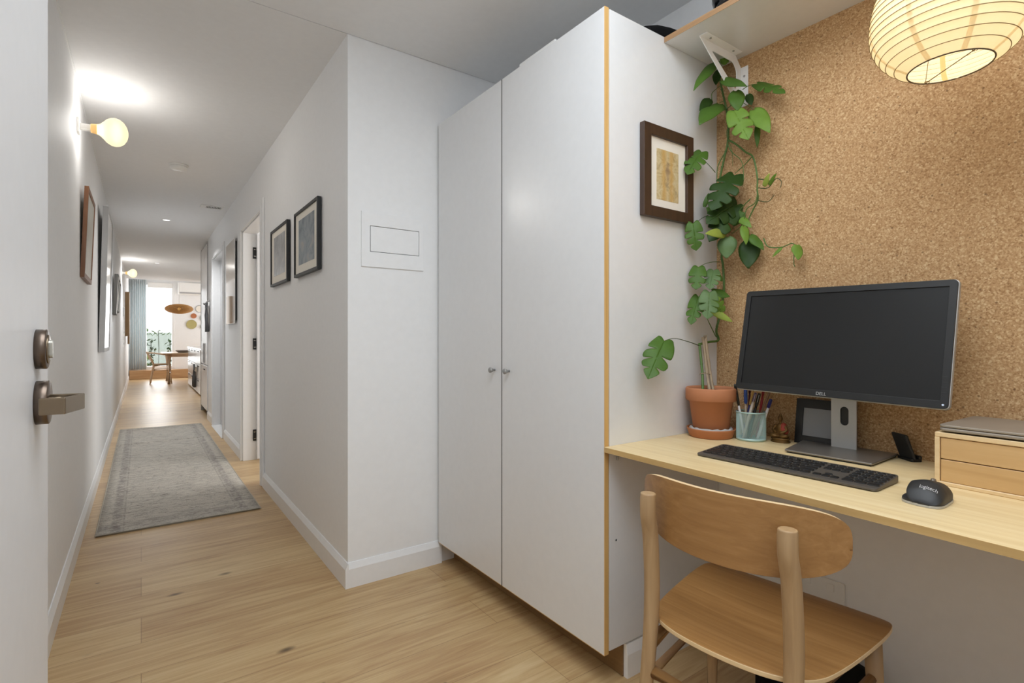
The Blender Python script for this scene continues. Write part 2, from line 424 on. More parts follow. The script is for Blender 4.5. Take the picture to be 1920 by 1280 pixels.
    M['ashx'] = wood('pale ash rail', '#c6a583', '#d8bb9a', '#e4ccb0', 'X', 1.4, .42, 30)
    M['ashz'] = wood('pale ash post', '#c6a583', '#d8bb9a', '#e4ccb0', 'Z', 1.4, .42, 30)
    M['cordseat'] = flat('woven cord seat', '#b39a78', .85)
    # art
    def art(name, cols, sc, dist):
        q = N(name); v = q.coords(); f = q.noise(v, sc, 5, .62, dist)
        n = len(cols); q.set(Base_Color=q.ramp(f, [(.28 + .44 * i / (n - 1), lin(c)) for i, c in enumerate(cols)]), Roughness=.3); return q.m
    M['artblue'] = art('blue grey print', ['#4d565e', '#6f7c86', '#8d969b', '#a49f97'], 9, 1.5)
    M['artgrey'] = art('grey print', ['#7c7d7d', '#959697', '#a9aaab', '#b9b7b2'], 9, 1.2)
    M['artpale'] = art('pale print', ['#b9b6a8', '#cdcabd', '#dedbd0'], 5, .5)
    q = N('sepia print'); v = q.coords()
    f = q.noise(v, 26, 6, .65, 1.6)
    c = q.ramp(f, [(.3, lin('#9a8a6a')), (.5, lin('#c9b78c')), (.7, lin('#d9cfae'))])
    tc = q.n('ShaderNodeTexCoord'); sp = q.n('ShaderNodeSeparateXYZ'); q.l(tc.outputs['Generated'], sp.inputs[0])
    ex = q.math('ABSOLUTE', q.math('SUBTRACT', sp.outputs['X'], .5))
    g = q.ramp(q.math('ADD', ex, q.math('MULTIPLY', f, .25)), [(.12, (0, 0, 0, 1)), (.3, (1, 1, 1, 1)), (.45, (.1, .1, .1, 1))])
    c = q.mix(q.math('MULTIPLY', g, .75), c, lin('#c79a4e'))
    ez = q.math('ABSOLUTE', q.math('SUBTRACT', sp.outputs['Z'], .58)); rr = q.math('ADD', q.math('MULTIPLY', ex, 1.7), q.math('MULTIPLY', ez, .9))
    bl = q.ramp(q.math('ADD', rr, q.math('MULTIPLY', f, .3)), [(.25, (1, 1, 1, 1)), (.45, (0, 0, 0, 1))])
    c = q.mix(q.math('MULTIPLY', bl, .6), c, lin('#8f7058')); q.set(Base_Color=c, Roughness=.35); M['sepia'] = q.m
mats()

LEAVES=[((1.695,1.113,2.097),(1.534,1.093,1.956),0.048,0,1),((1.668,1.073,2.006),(1.672,0.985,1.955),0.039,0,1),((1.742,0.987,1.978),(1.692,0.865,1.892),0.053,1,1),((1.692,1.036,1.96),(1.672,1.016,1.882),0.06,0,1),((1.712,1.113,1.951),(1.556,1.083,1.843),0.081,0,1),((1.688,1.133,1.968),(1.614,1.123,1.91),0.041,0,0),((1.672,1.03,1.883),(1.652,0.966,1.762),0.084,1,2),((1.712,0.983,1.881),(1.682,0.911,1.78),0.063,0,2),((1.722,0.975,1.828),(1.722,0.975,1.752),0.021,0,1),((1.722,1.076,1.877),(1.702,1.041,1.837),0.025,0,3),((1.628,1.128,1.762),(1.534,1.118,1.669),0.079,1,1),((1.712,1.054,1.675),(1.604,1.073,1.546),0.111,1,0),((1.722,1.061,1.573),(1.609,1.093,1.503),0.094,1,0),((1.737,1.085,1.612),(1.679,1.113,1.527),0.092,0,0),((1.722,1.058,1.569),(1.62,1.093,1.438),0.094,1,0),((1.578,1.128,1.501),(1.576,1.113,1.405),0.071,1,1),((1.682,1.071,1.467),(1.564,1.063,1.456),0.039,0,3),((1.682,1.062,1.454),(1.672,1.059,1.378),0.071,0,4),((1.732,1.007,1.44),(1.712,1.002,1.34),0.078,0,0),((1.702,1.012,1.486),(1.682,0.99,1.42),0.035,0,2),((1.712,0.994,1.453),(1.702,0.941,1.396),0.038,0,1),((1.732,0.847,1.4),(1.712,0.832,1.35),0.039,0,2),((1.732,0.896,1.4),(1.722,0.923,1.37),0.013,0,2),((1.609,1.128,1.35),(1.573,1.113,1.269),0.068,1,1),((1.661,1.103,1.34),(1.609,1.083,1.271),0.065,1,4),((1.685,1.113,1.338),(1.712,1.1,1.304),0.04,0,1),((1.609,1.128,1.245),(1.545,1.113,1.147),0.065,1,1),((1.609,1.083,1.257),(1.568,1.063,1.166),0.077,1,4),((1.666,1.113,1.268),(1.702,1.065,1.248),0.051,0,1),((1.631,1.093,1.237),(1.682,1.07,1.194),0.057,1,2),((1.653,1.103,1.196),(1.692,1.048,1.157),0.029,0,3),((1.404,1.113,1.09),(1.289,1.083,0.977),0.1,1,1),((1.722,0.951,1.614),(1.702,0.923,1.646),0.021,0,3),((1.722,0.934,1.615),(1.692,0.893,1.637),0.017,0,2),((1.722,1.031,1.542),(1.712,1.055,1.496),0.043,0,1),((1.722,1.123,2.079),(1.69,1.113,2.015),0.037,0,0),((1.651,1.133,1.571),(1.663,1.123,1.621),0.018,0,1),((1.722,1.088,2.09),(1.717,1.113,2.118),0.029,0,2),((1.742,1.02,1.956),(1.732,1.001,1.909),0.029,0,0),((1.722,1.045,1.528),(1.712,0.991,1.482),0.032,0,2),((1.661,1.123,1.57),(1.722,1.064,1.517),0.055,0,1)]
STEMS=[([(1.57,1.083,0.908),(1.596,1.103,0.976),(1.617,1.128,1.068),(1.627,1.133,1.077),(1.681,1.133,1.085),(1.737,1.133,1.092),(1.724,1.133,1.126),(1.742,1.13,1.185),(1.742,1.114,1.272),(1.742,1.117,1.361),(1.742,1.123,1.4),(1.742,1.112,1.448),(1.742,1.119,1.517),(1.742,1.125,1.587),(1.742,1.13,1.677),(1.742,1.114,1.751),(1.742,1.099,1.809),(1.742,1.097,1.873),(1.742,1.104,1.933),(1.742,1.125,2.029),(1.731,1.133,2.108)],0.0045),([(1.732,1.091,1.816),(1.732,1.06,1.791),(1.732,1.023,1.752),(1.732,0.996,1.726),(1.732,0.981,1.657),(1.732,0.981,1.611),(1.732,0.979,1.574),(1.732,0.998,1.541),(1.732,1.012,1.512),(1.732,1.023,1.462),(1.732,1.027,1.434)],0.0035),([(1.742,1.095,1.804),(1.742,1.108,1.779),(1.734,1.133,1.731),(1.727,1.133,1.665)],0.0025),([(1.722,1.087,1.801),(1.722,1.07,1.764),(1.722,1.033,1.721),(1.722,1.025,1.667),(1.722,1.029,1.63)],0.0018),([(1.722,0.992,1.728),(1.722,1.023,1.704),(1.722,1.058,1.684)],0.002),([(1.732,0.979,1.647),(1.732,0.958,1.639),(1.732,0.943,1.626)],0.0022),([(1.732,0.981,1.617),(1.732,0.943,1.608),(1.732,0.916,1.632),(1.732,0.898,1.619),(1.732,0.901,1.598)],0.0016),([(1.732,0.981,1.574),(1.732,0.943,1.561),(1.732,0.921,1.58)],0.0016),([(1.722,0.998,1.582),(1.722,1.033,1.556),(1.722,1.058,1.523),(1.722,1.066,1.487)],0.002),([(1.722,0.973,1.602),(1.722,0.983,1.564),(1.722,1.014,1.548),(1.722,1.029,1.499),(1.722,1.07,1.472)],0.002),([(1.732,0.958,1.439),(1.732,0.943,1.409),(1.732,0.901,1.4),(1.732,0.88,1.404),(1.732,0.863,1.408),(1.732,0.851,1.396),(1.732,0.854,1.369)],0.0022),([(1.737,0.859,1.373),(1.737,0.859,1.34),(1.737,0.855,1.331)],0.0016),([(1.71,1.128,1.704),(1.674,1.128,1.722),(1.632,1.128,1.739)],0.0014),([(1.667,1.128,1.542),(1.626,1.128,1.524),(1.598,1.128,1.505)],0.0014),([(1.737,1.126,1.379),(1.69,1.128,1.375),(1.642,1.128,1.363),(1.611,1.128,1.35)],0.0014),([(1.716,1.128,1.102),(1.68,1.128,1.145),(1.661,1.128,1.169)],0.0018),([(1.602,1.118,1.072),(1.536,1.118,1.087),(1.464,1.118,1.098),(1.414,1.118,1.091)],0.0016),([(1.69,1.128,1.962),(1.69,1.128,1.987),(1.723,1.128,2.015),(1.737,1.122,2.027)],0.0016),([(1.722,1.029,1.971),(1.722,1.004,1.976),(1.722,0.975,1.97)],0.0014),([(1.732,1.095,1.928),(1.732,1.106,1.961),(1.722,1.123,1.955)],0.0016),([(1.712,1.083,1.909),(1.712,1.058,1.906),(1.712,1.052,1.896)],0.0018),([(1.722,1.091,1.924),(1.722,1.044,1.935),(1.722,0.99,1.888)],0.0014),([(1.727,1.088,1.857),(1.727,1.094,1.835),(1.727,1.073,1.775),(1.727,1.069,1.713)],0.0012),([(1.722,1.106,2.016),(1.722,1.106,2.074),(1.716,1.113,2.099)],0.0014)]
STAKES=[([(1.636,1.128,1.102),(1.624,1.103,0.974),(1.603,1.078,0.91)],0.0048),([(1.641,1.123,1.108),(1.637,1.103,0.993),(1.624,1.078,0.909)],0.005)]

# ================================================================== the setting
B = bmesh.new
XL, XR, XW, CEIL = -.275, .743, 1.785, 2.44      # left hall wall, right hall wall, study wall, ceiling

b = B(); box(b, -1.2, 4.2, -1.6, 18, -.06, 0); struct('floor', b, M['floor'])
b = B()
box(b, -1.2, 3.2, -1.6, 2.298, CEIL, 2.56); box(b, -1.2, 3.2, 2.302, 14.6, CEIL, 2.56)
struct('ceiling', b, M['ceil'])
b = B(); box(b, -1.2, 3.2, 2.298, 2.302, CEIL + .003, 2.55); struct('trim_ceiling_joint', b, M['greyside'])
b = B(); box(b, -1.2, 4.2, 14.5, 18, 2.78, 2.9); box(b, -1.2, 4.2, 14.5, 14.6, 2.56, 2.78); struct('ceiling_living', b, M['ceil'])

b = B(); box(b, XL - .12, XL, -.16, 17.5, 0, 2.9); struct('wall_left', b, M['wall'])
b = B(); box(b, XL - .002, XL + .006, .2, 14.6, CEIL - .012, CEIL); struct('trim_ceiling_left', b, M['trim'])
def skirting(name, runs):
    """runs: (axis, wall coordinate, direction of thickness, from, to)"""
    b = B()
    for ax, w, d, a0, a1 in runs:
        prof = [(w, 0), (w + d * .015, 0), (w + d * .015, .082), (w + d * .004, .108), (w, .108)]
        if ax == 'Y': prism(b, prof, 'Y', a0, a1)
        else: prism(b, prof, 'X', a0, a1)
    struct(name, b, M['trim'])
skirting('baseboard_left', [('Y', XL, 1, -.1, 17)])
skirting('baseboard_right', [('Y', XR, -1, 2.285, 4.2), ('Y', XR, -1, 5.29, 6.44), ('Y', XR, -1, 7.57, 8.2)])
skirting('baseboard_study', [('X', 2.30, -1, XR, 1.2)])

# right hall wall with two doorways, and the wall it returns on beside the wardrobe
b = B()
T = .11
for y0, y1, z0, z1 in ((2.30, 4.28, 0, CEIL), (4.28, 5.21, 2.05, CEIL), (5.21, 6.50, 0, CEIL), (6.50, 7.51, 2.085, CEIL), (7.51, 8.2, 0, CEIL)):
    box(b, XR, XR + T, y0, y1, z0, z1)
struct('wall_right', b, M['wall'])
b = B(); box(b, XR + T, XW + .12, 2.30, 2.41, 0, CEIL); struct('wall_beside_wardrobe', b, M['wall'])
b = B(); box(b, XW, XW + .12, -.3, 2.30, 0, CEIL); struct('wall_study', b, M['wall'])
b = B(); box(b, .86, XW + .12, -.3, -.16, 0, CEIL); box(b, -.4, -.16, -.3, -.16, 0, CEIL); box(b, -.16, .86, -.3, -.16, 2.06, CEIL); struct('wall_entry', b, M['wall'])
b = B(); box(b, -1.2, 2.4, -1.7, -1.6, 0, CEIL); box(b, -1.2, -1.1, -1.6, -.3, 0, CEIL); box(b, 2.3, 2.4, -1.6, -.3, 0, CEIL)
box(b, -1.1, -.4, -.3, -.2, 0, CEIL); box(b, 1.9, 2.3, -.3, -.2, 0, CEIL); struct('wall_corridor', b, M['wall'])
# rooms behind the doorways
b = B(); box(b, 3.0, 3.1, 2.41, 9.3, 0, CEIL); box(b, XR + T, 3.0, 5.95, 6.05, 0, CEIL); box(b, 1.6, 3.0, 9.2, 9.3, 0, CEIL); box(b, XR + T, 1.6, 8.1, 8.2, 0, CEIL)
struct('wall_bedrooms', b, M['wall'])
b = B(); box(b, 1.62, 1.74, 8.2, 14.5, 0, CEIL); box(b, 1.74, 4.1, 14.38, 14.5, 0, 2.9); struct('wall_kitchen', b, M['wall'])
b = B(); box(b, 4.1, 4.2, 14.5, 15.0, 0, 2.9); box(b, 4.1, 4.2, 16.8, 18, 0, 2.9); box(b, 4.1, 4.2, 15.0, 16.8, 0, .2); box(b, 4.1, 4.2, 15.0, 16.8, 2.6, 2.9); struct('wall_living_right', b, M['wall'])
# end wall with the tall window
b = B()
box(b, XL - .1, -.26, 17.3, 17.42, 0, 2.9); box(b, .765, 4.2, 17.3, 17.42, 0, 2.9); box(b, -.26, .765, 17.3, 17.42, 0, .26); box(b, -.26, .765, 17.3, 17.42, 2.6, 2.9)
struct('wall_end', b, M['wall'])
b = B()
for x0, x1, z0, z1 in ((-.26, -.2, .26, 2.6), (.69, .765, .26, 2.6), (-.2, .69, .26, .33), (-.2, .69, 2.53, 2.6)): rbox(b, x0, x1, 17.29, 17.37, z0, z1, .006, 1)
wf = struct('window_1', b, M['trim'])
b = B(); box(b, -.2, .69, 17.33, 17.336, .33, 2.53); g = obj('pane', b, M['glass'], wf)
b = B(); rbox(b, .135, .7, 17.2, 17.285, 2.46, 2.6, .012); tag(obj('roller_blind', b, M['white']), 'rolled up white blind in its cassette above the tall end window', 'blind')
# doorway architraves, jambs and stops
def doorway(name, y0, y1, top, w):
    b = B()
    for a0, a1 in ((y0 - w, y0), (y1, y1 + w)):
        rbox(b, XR - .016, XR, a0, a1, 0, top + w, .004, 1); rbox(b, XR - .022, XR - .014, a0 + w * .55 if a0 < y0 else a0, a1 if a0 < y0 else a1 - w * .55, 0, top + w * .45, .003, 1)
    rbox(b, XR - .0158, XR, y0 + .0005, y1 - .0005, top, top + w, .004, 1); rbox(b, XR - .022, XR - .014, y0, y1, top, top + w * .45, .003, 1)
    for a0, a1 in ((y0, y0 + .012), (y1 - .012, y1)):
        box(b, XR - .002, XR + T + .002, a0, a1, 0, top)
    box(b, XR - .002, XR + T + .002, y0, y1, top - .012, top)
    return struct(name, b, M['trim'])
d1 = doorway('door_1', 4.28, 5.21, 2.05, .085)
d2 = doorway('door_2', 6.50, 7.51, 2.085, .062)
# door 1 stands open into the room, hinged on its far jamb
b = B(); rbox(b, XR + T - .005, XR + T + .83, 5.155, 5.193, .012, 2.03, .003, 1); leaf = obj('door_leaf', b, M['door'], d1)
for z in (1.865, 1.045, .222):
    b = B(); rbox(b, XR + .078, XR + T + .012, 5.185, 5.2, z - .05, z + .05, .002, 1)
    for s in (-1, 1):
        for dx in (.088, .1): lathe(b, [(.004, 0), (.004, .001)], XR + dx, 0, 8, axis='Y', cz=z + s * .03) if False else box(b, XR + dx - .003, XR + dx + .003, 5.1836, 5.1852, z + s * .03 - .003, z + s * .03 + .003, 1)
    obj('hinge', b, [M['black'], M['steel']], leaf)
# door 2 is closed, set back in its jamb
b = B(); rbox(b, XR + .068, XR + .106, 6.512, 7.498, .02, 2.073, .003, 1); leaf2 = obj('door_leaf', b, M['greydoor'], d2)
b = B(); rbox(b, XR + .062, XR + .07, 6.9, 6.96, 1.0, 1.075, .003, 1); rbox(b, XR + .059, XR + .064, 6.918, 6.942, 1.02, 1.05, .002, 1, 1); obj('flush_pull', b, [M['black'], M['steel']], leaf2)
b = B(); rbox(b, XR - .03, XR + .1, 6.50, 7.51, 0, .008, .003, 1); obj('under_door_light_strip', b, M['silverface'], d2)  # white strip added in place of light leaking under the door
# front door, standing open on the left of the camera
FX = -.112
b = B(); rbox(b, FX - .04, FX, .03, 1.024, .008, 2.035, .003, 1); fd = tag(obj('front_door', b, M['door']), 'pale grey front door standing open at the left edge, with bronze lever', 'door')
fd['kind'] = 'thing'
b = B(); lathe(b, [(.026, 0), (.026, .0105), (.0245, .0115), (0, .0115)], FX, .918, 40, axis='X', cz=1.085); lk = obj('deadlock', b, M['bronze'], fd)
b = B(); lathe(b, [(.019, .0115), (.019, .0125), (.018, .013), (0, .013)], FX, .918, 32, axis='X', cz=1.085); obj('lock_cylinder', b, M['brassy'], lk)
b = B(); prism(b, rrect(.011, .024, .005, 5, .918, 1.085), 'X', FX + .0125, FX + .0165); obj('thumb_turn', b, M['steel'], lk)
b = B(); lathe(b, [(.0285, 0), (.0285, .0125), (.027, .0135), (0, .0135)], FX, .918, 40, axis='X', cz=1.015); rs = obj('rosette', b, M['bronze'], fd)
b = B()
pl = [V(FX + .012, .918, 1.015), V(FX + .050, .9115, 1.015), V(FX + .0345, .857, 1.015), V(FX + .009, .8595, 1.015)]
ins = [V(FX + .012, .9145, 1.015), V(FX + .0465, .909, 1.015), V(FX + .032, .8605, 1.015), V(FX + .009, .863, 1.015)]
hl = .0105
ring = []
for p, q in zip(pl, ins):
    ring.append([b.verts.new(p + V(0, 0, hl)), b.verts.new(q + V(0, 0, hl)), b.verts.new(q - V(0, 0, hl)), b.verts.new(p - V(0, 0, hl))])
for i in range(3):
    for k in range(4): b.faces.new((ring[i][k], ring[i][(k + 1) % 4], ring[i + 1][(k + 1) % 4], ring[i + 1][k]))
b.faces.new(ring[0]); b.faces.new(ring[-1][::-1])
lathe(b, [(.0085, .0), (.0085, .014)], FX + .012, .918, 20, axis='X', cz=1.015)
obj('lever', b, M['brassy'], rs, bevel=.0012)

# raised oak step at the end of the hall
b = B(); rbox(b, XL + .016, 3.6, 17.0, 17.295, .0, .235, .006, 1); tag(obj('oak_step', b, M['oakfloorstep']), 'raised oak step running under the tall end window', 'step')
# garden beyond the window
b = B(); box(b, -4, 8, 17.42, 22, -.02, .1); struct('ground_garden', b, M['paving'])
b = B(); box(b, -4, 8, 21.0, 21.12, .1, 1.27); struct('wall_garden', b, M['fence'])

# ================================================================== hall: left wall
def globe_lamp(y, z, label):
    t = thing('globe_wall_light', label, 'wall light', (XL, y, z), group='globe wall lights on the left hall wall')
    b = B(); rbox(b, 0, .012, -.034, .034, -.038, .038, .003); rbox(b, .01, .058, -.012, .012, -.016, .016, .003); obj('bracket', b, M['white'], t, world=False)
    b = B(); lathe(b, [(0, .056), (.022, .056), (.024, .062), (.026, .078), (.0265, .084)], 0, 0, 28, axis='X'); obj('collar', b, M['amber'], t, world=False)
    b = B(); lathe(b, [(.0262, .083), (.030, .094), (.043, .108), (.060, .124), (.0715, .143), (.0745, .160), (.070, .180), (.056, .199), (.034, .212), (.012, .217), (0, .218)], 0, 0, 36, axis='X')
    for k in range(7): pass
    obj('globe', b, M['globe'], t, world=False)
    return t
globe_lamp(3.56, 2.213, 'near lit round globe wall light, above the brown framed picture')
globe_lamp(11.06, 2.203, 'small far lit globe wall light, beside the pale blue curtain')

def leaning_frame(name, label, y0, y1, z0, z1, thick, lean, bw, fm, facem, mat_w=0, matm=None, gap=.0, group=None, facelabel=None):
    """picture hanging on the left wall; the top leans out from the wall by lean"""
    t = thing(name, label, 'picture', (XL, y0, z0), group=group)
    h = z1 - z0; sh = Matrix.Identity(4); sh[0][2] = lean / h; sh[0][3] = gap + .001
    def fin(n, b, m, par=t):
        bmesh.ops.transform(b, matrix=sh, verts=b.verts); return obj(n, b, m, par, world=False)
    w = y1 - y0
    b = B(); ring_prism(b, [(0, 0), (w, 0), (w, h), (0, h)], [(bw, bw), (w - bw, bw), (w - bw, h - bw), (bw, h - bw)], 'X', 0, thick); fin('frame', b, fm)
    b = B()
    if mat_w:
        box(b, .004, thick - .006, bw, w - bw, bw, h - bw); fin('mount_card', b, matm)
        b = B(); m = bw + mat_w; box(b, thick - .0062, thick - .0050, m, w - m, m, h - m); fin('print', b, facem)
    else:
        box(b, .004, thick - .004, bw, w - bw, bw, h - bw); fin('print', b, facem)
    return t
leaning_frame('framed_picture', 'brown timber framed picture nearest the open front door on the left wall', 3.71, 4.22, 1.434, 1.938, .019, .019, .026, M['brownframe'], M['artpale'])
leaning_frame('framed_picture', 'tall pale silver framed panel leaning off the left wall, biggest of its pictures', 5.15, 5.95, .988, 2.125, .037, .027, .03, M['greyside'], M['silverface'], gap=.003)
for k, (y0, y1, z0, z1) in enumerate(((7.63, 7.93, 1.372, 1.845), (8.02, 8.32, 1.425, 1.815), (8.42, 8.72, 1.43, 1.80))):
    leaning_frame('framed_picture', ('nearest', 'middle', 'farthest')[k] + ' of the three small dark taupe frames in a row on the left wall', y0, y1, z0, z1, .036, .02, .014, M['taupe'], M['artpale'], group='small dark frames far along the left wall')
t = thing('oak_wall_board', 'tall pale oak board fixed to the left wall, in front of the curtain', 'wall board', (XL, 13.5, .97))
b = B(); rbox(b, .001, .075, 0, .5, .165, 1.085, .004, 1); obj('board', b, M['oakz'], t, world=False)
b = B(); rbox(b, .04, .075, .06, .5, 0, .163, .004, 1); obj('lower_board', b, M['oakz'], t, world=False)
b = B(); rbox(b, XL, XL + .02, 11.95, 12.13, 1.50, 1.66, .003, 1); tag(obj('wall_control_panel', b, M['greyside']), 'small grey control panel on the far left wall beside the oak board', 'control panel')
for z, lb in ((1.2, 'upper white light switch below the small grey control panel'), (.99, 'lower white light switch near the far end of the left wall')):
    b = B(); rbox(b, XL, XL + .01, 12.2, 12.28, z - .055, z + .055, .002, 1); s = tag(obj('light_switch', b, M['white']), lb, 'switch', 'light switches on the far left wall')
    b = B(); rbox(b, XL + .009, XL + .014, 12.225, 12.255, z - .02, z + .02, .002, 1); obj('rocker', b, M['greyside'], s)

# ================================================================== hall: right wall
def wall_frame(label, y0, y1, z0, z1, art, group):
    t = thing('framed_print', label, 'picture', (XR, y0, z0), group=group)
    w, h, th, bw = y1 - y0, z1 - z0, .024, .016
    b = B(); ring_prism(b, [(0, 0), (w, 0), (w, h), (0, h)], [(bw, bw), (w - bw, bw), (w - bw, h - bw), (bw, h - bw)], 'X', -th, -.004); obj('frame', b, M['black'], t, world=False, bevel=.0015)
    b = B(); box(b, -th + .008, -.004, bw, w - bw, bw, h - bw); obj('mount_card', b, M['cream'], t, world=False)
    mx, mz = w * .17, h * .17
    b = B(); box(b, -th + .0072, -th + .0085, mx, w - mx, mz, h - mz * .85); obj('print', b, art, t, world=False)
wall_frame('black framed blue grey print, the one nearer the outer wall corner', 2.70, 3.195, 1.445, 1.812, M['artblue'], 'black framed prints on the right hall wall')
wall_frame('black framed pale grey print, the one nearer the open doorway', 3.375, 3.87, 1.445, 1.82, M['artgrey'], 'black framed prints on the right hall wall')
t = thing('wall_mirror', 'frameless upright mirror on the right hall wall between two doorways', 'mirror', (XR, 5.55, 1.24))
b = B(); box(b, -.016, -.001, .03, .6, .03, .78); obj('backing', b, M['dark'], t, world=False)
b = B(); rbox(b, -.022, -.0165, 0, .63, 0, .81, .002, 1); obj('glass', b, M['mirror'], t, world=False)
t = thing('coat_hook', 'silver wall hook near the tall white kitchen cabinet', 'hook', (XR, 8.02, 1.55))
b = B(); rbox(b, -.008, 0, -.06, .06, -.02, .06, .003, 1); obj('plate', b, M['chrome'], t, world=False)
for y in (-.04, .04):
    b = B(); tube(b, catmull([(0, y, .04), (-.03, y, .035), (-.045, y, .0), (-.06, y, -.01), (-.07, y, .01)], 4), .005, 8); obj('prong', b, M['chrome'], t, world=False)
b = B()
for k in range(9):
    y = 7.94 + .018 * k; tube(b, [(XR - .04, y, 1.56), (XR - .036 - .006 * math.sin(k * 2), y, 1.4), (XR - .03 - .008 * math.cos(k * 3), y + .004, 1.18)], [.012, .014, .014], 8)
tag(obj('hanging_cloth', b, M['greycloth']), 'dark grey cloth hanging from the silver wall hook', 'cloth')

# ================================================================== hall: ceiling and rug
t = thing('smoke_detector', 'round white smoke detector on the hall ceiling', 'smoke detector', (.236, 4.80, CEIL))
b = B(); lathe(b, [(.066, 0), (.066, -.010), (.060, -.013)], seg=36); obj('base', b, M['white'], t, world=False)
b = B(); lathe(b, [(.056, -.012), (.058, -.026), (.05, -.036), (.0, -.042)], seg=36); obj('sensor_cap', b, M['white'], t, world=False)
t = thing('ceiling_vent', 'small white slotted air vent in the hall ceiling', 'vent', (.59, 6.15, CEIL))
b = B(); ring_prism(b, [(-.1, -.07), (.1, -.07), (.1, .07), (-.1, .07)], [(-.05, -.05), (.085, -.05), (.085, .05), (-.05, .05)], 'Z', -.006, -.0005); obj('frame', b, M['white'], t, world=False)
b = B()
for k in range(10):
    x = -.044 + .0135 * k; box(b, x, x + .004, -.05, .05, -.005, -.0008)
obj('slats', b, M['white'], t, world=False)
b = B(); box(b, -.05, .085, -.05, .05, -.0012, -.0004); obj('duct', b, M['black'], t, world=False)
for y, lb in ((7.12, 'round recessed ceiling downlight beyond the slotted vent'), (11.33, 'far round recessed ceiling downlight near the living room')):
    t = thing('downlight', lb, 'downlight', (.232, y, CEIL), group='recessed hall downlights')
    b = B(); lathe(b, [(.045, 0), (.046, -.004), (.036, -.005), (.034, -.002)], seg=28); obj('trim_ring', b, M['white'], t, world=False)
    b = B(); lathe(b, [(.034, -.0025), (.0, -.003)], seg=28); obj('lens', b, M['dl'], t, world=False)
# rug
b = B()
nx, ny = 16, 400; x0, x1, y0, y1 = -.205, .622, 3.672, 7.76
def rz_(x, y): return .009 + .0015 * math.sin(y * 2.2) + .012 * math.exp(-((y - 6.62 - .06 * (x - .2)) / .014) ** 2)
top = [[b.verts.new((x0 + (x1 - x0) * i / nx, y0 + (y1 - y0) * j / ny + (.004 * i / nx), rz_(x0 + (x1 - x0) * i / nx, y0 + (y1 - y0) * j / ny))) for i in range(nx + 1)] for j in range(ny + 1)]
bot = {}
for j in range(ny + 1):
    for i in (range(nx + 1) if j in (0, ny) else (0, nx)): bot[i, j] = b.verts.new((top[j][i].co.x, top[j][i].co.y, .0008))
for j in range(ny):
    for i in range(nx): b.faces.new((top[j][i], top[j][i + 1], top[j + 1][i + 1], top[j + 1][i])).smooth = True
    for i in (0, nx): b.faces.new((top[j][i], top[j + 1][i], bot[i, j + 1], bot[i, j])).material_index = 1
for i in range(nx):
    for j in (0, ny): b.faces.new((top[j][i], top[j][i + 1], bot[i + 1, j], bot[i, j])).material_index = 1
rug = tag(obj('runner_rug', b, [M['rug'], M['rugedge']]), 'long faded grey patterned runner rug on the hall floor', 'rug')
b = B()
for x in (x0, x1 + .004): tube(b, [(x, y0 + (y1 - y0) * k / 60, rz_(x, y0 + (y1 - y0) * k / 60) - .003) for k in range(61)], .0045, 6)
for y in (y0, y1): tube(b, [(x0, y, .006), (x1, y + .004, .006)], .0045, 6)
obj('binding', b, M['rugedge'], rug)

# ================================================================== far end: kitchen and living room
t = thing('tall_cabinet', 'tall white kitchen cabinet reaching the ceiling at the end of the right wall', 'cabinet', (XR, 8.36, 0))
b = B(); box(b, .02, .8, .01, .86, .08, 2.42); box(b, .05, .75, .03, .85, 0, .08, 1); obj('body', b, [M['melamine'], M['dark']], t, world=False)
b = B(); rbox(b, 0, .019, 0, .87, .72, 2.41, .002, 1); up = obj('door', b, M['melamine'], t, world=False)
b = B(); rbox(b, -.012, 0, .36, .48, .74, 1.02, .003, 1); obj('handle', b, M['greyside'], up, world=False)
b = B(); rbox(b, 0, .019, 0, .87, .085, .705, .002, 1); lo = obj('door', b, M['melamine'], t, world=False)
b = B(); rbox(b, -.015, 0, .28, .42, .64, .655, .003, 1); obj('handle', b, M['black'], lo, world=False)
b = B(); rbox(b, -.003, .8, .873, .892, 0, 2.43, .002, 1); obj('end_panel', b, M['greyside'], t, world=False)

t = thing('kitchen_bench', 'white kitchen bench with small black pulls beyond the tall cabinet', 'kitchen bench', (.9, 9.3, 0))
b = B(); box(b, .02, .7, 0, 5.18, .02, .87); obj('body', b, M['melamine'], t, world=False)
b = B(); rbox(b, -.015, .7, 0, 5.2, .87, .9, .004, 1); obj('benchtop', b, M['silverface'], t, world=False)
for k in range(4):
    y0 = 5.18 - .78 * (k + 1)
    for z0, z1 in ((.03, .30), (.31, .58), (.59, .86)):
        b = B(); rbox(b, 0, .02, y0 + .004, y0 + .776, z0, z1, .002, 1); dr = obj('drawer', b, M['melamine'], t, world=False)
        b = B(); rbox(b, -.018, 0, y0 + .3, y0 + .48, z1 - .035, z1 - .02, .003, 1); obj('pull', b, M['black'], dr, world=False)
b = B()
for k in range(8):
    y = 12.05 + .05 * k; tube(b, [(.872, y, .565), (.866 - .004 * math.sin(k * 2), y + .02, .3), (.862, y + .03, .12 + .01 * (k % 2))], [.016, .02, .022], 8)
tag(obj('tea_towel', b, M['tea']), 'charcoal tea towel hanging from a drawer pull on the kitchen bench', 'towel')
b = B()
for k in range(5):
    y = 11.75 + .05 * k; tube(b, [(.872, y, .6), (.868, y + .01, .45)], [.016, .02], 8)
tag(obj('tea_towel', b, M['palecloth']), 'pale tea towel folded over a pull above the charcoal towel', 'towel')

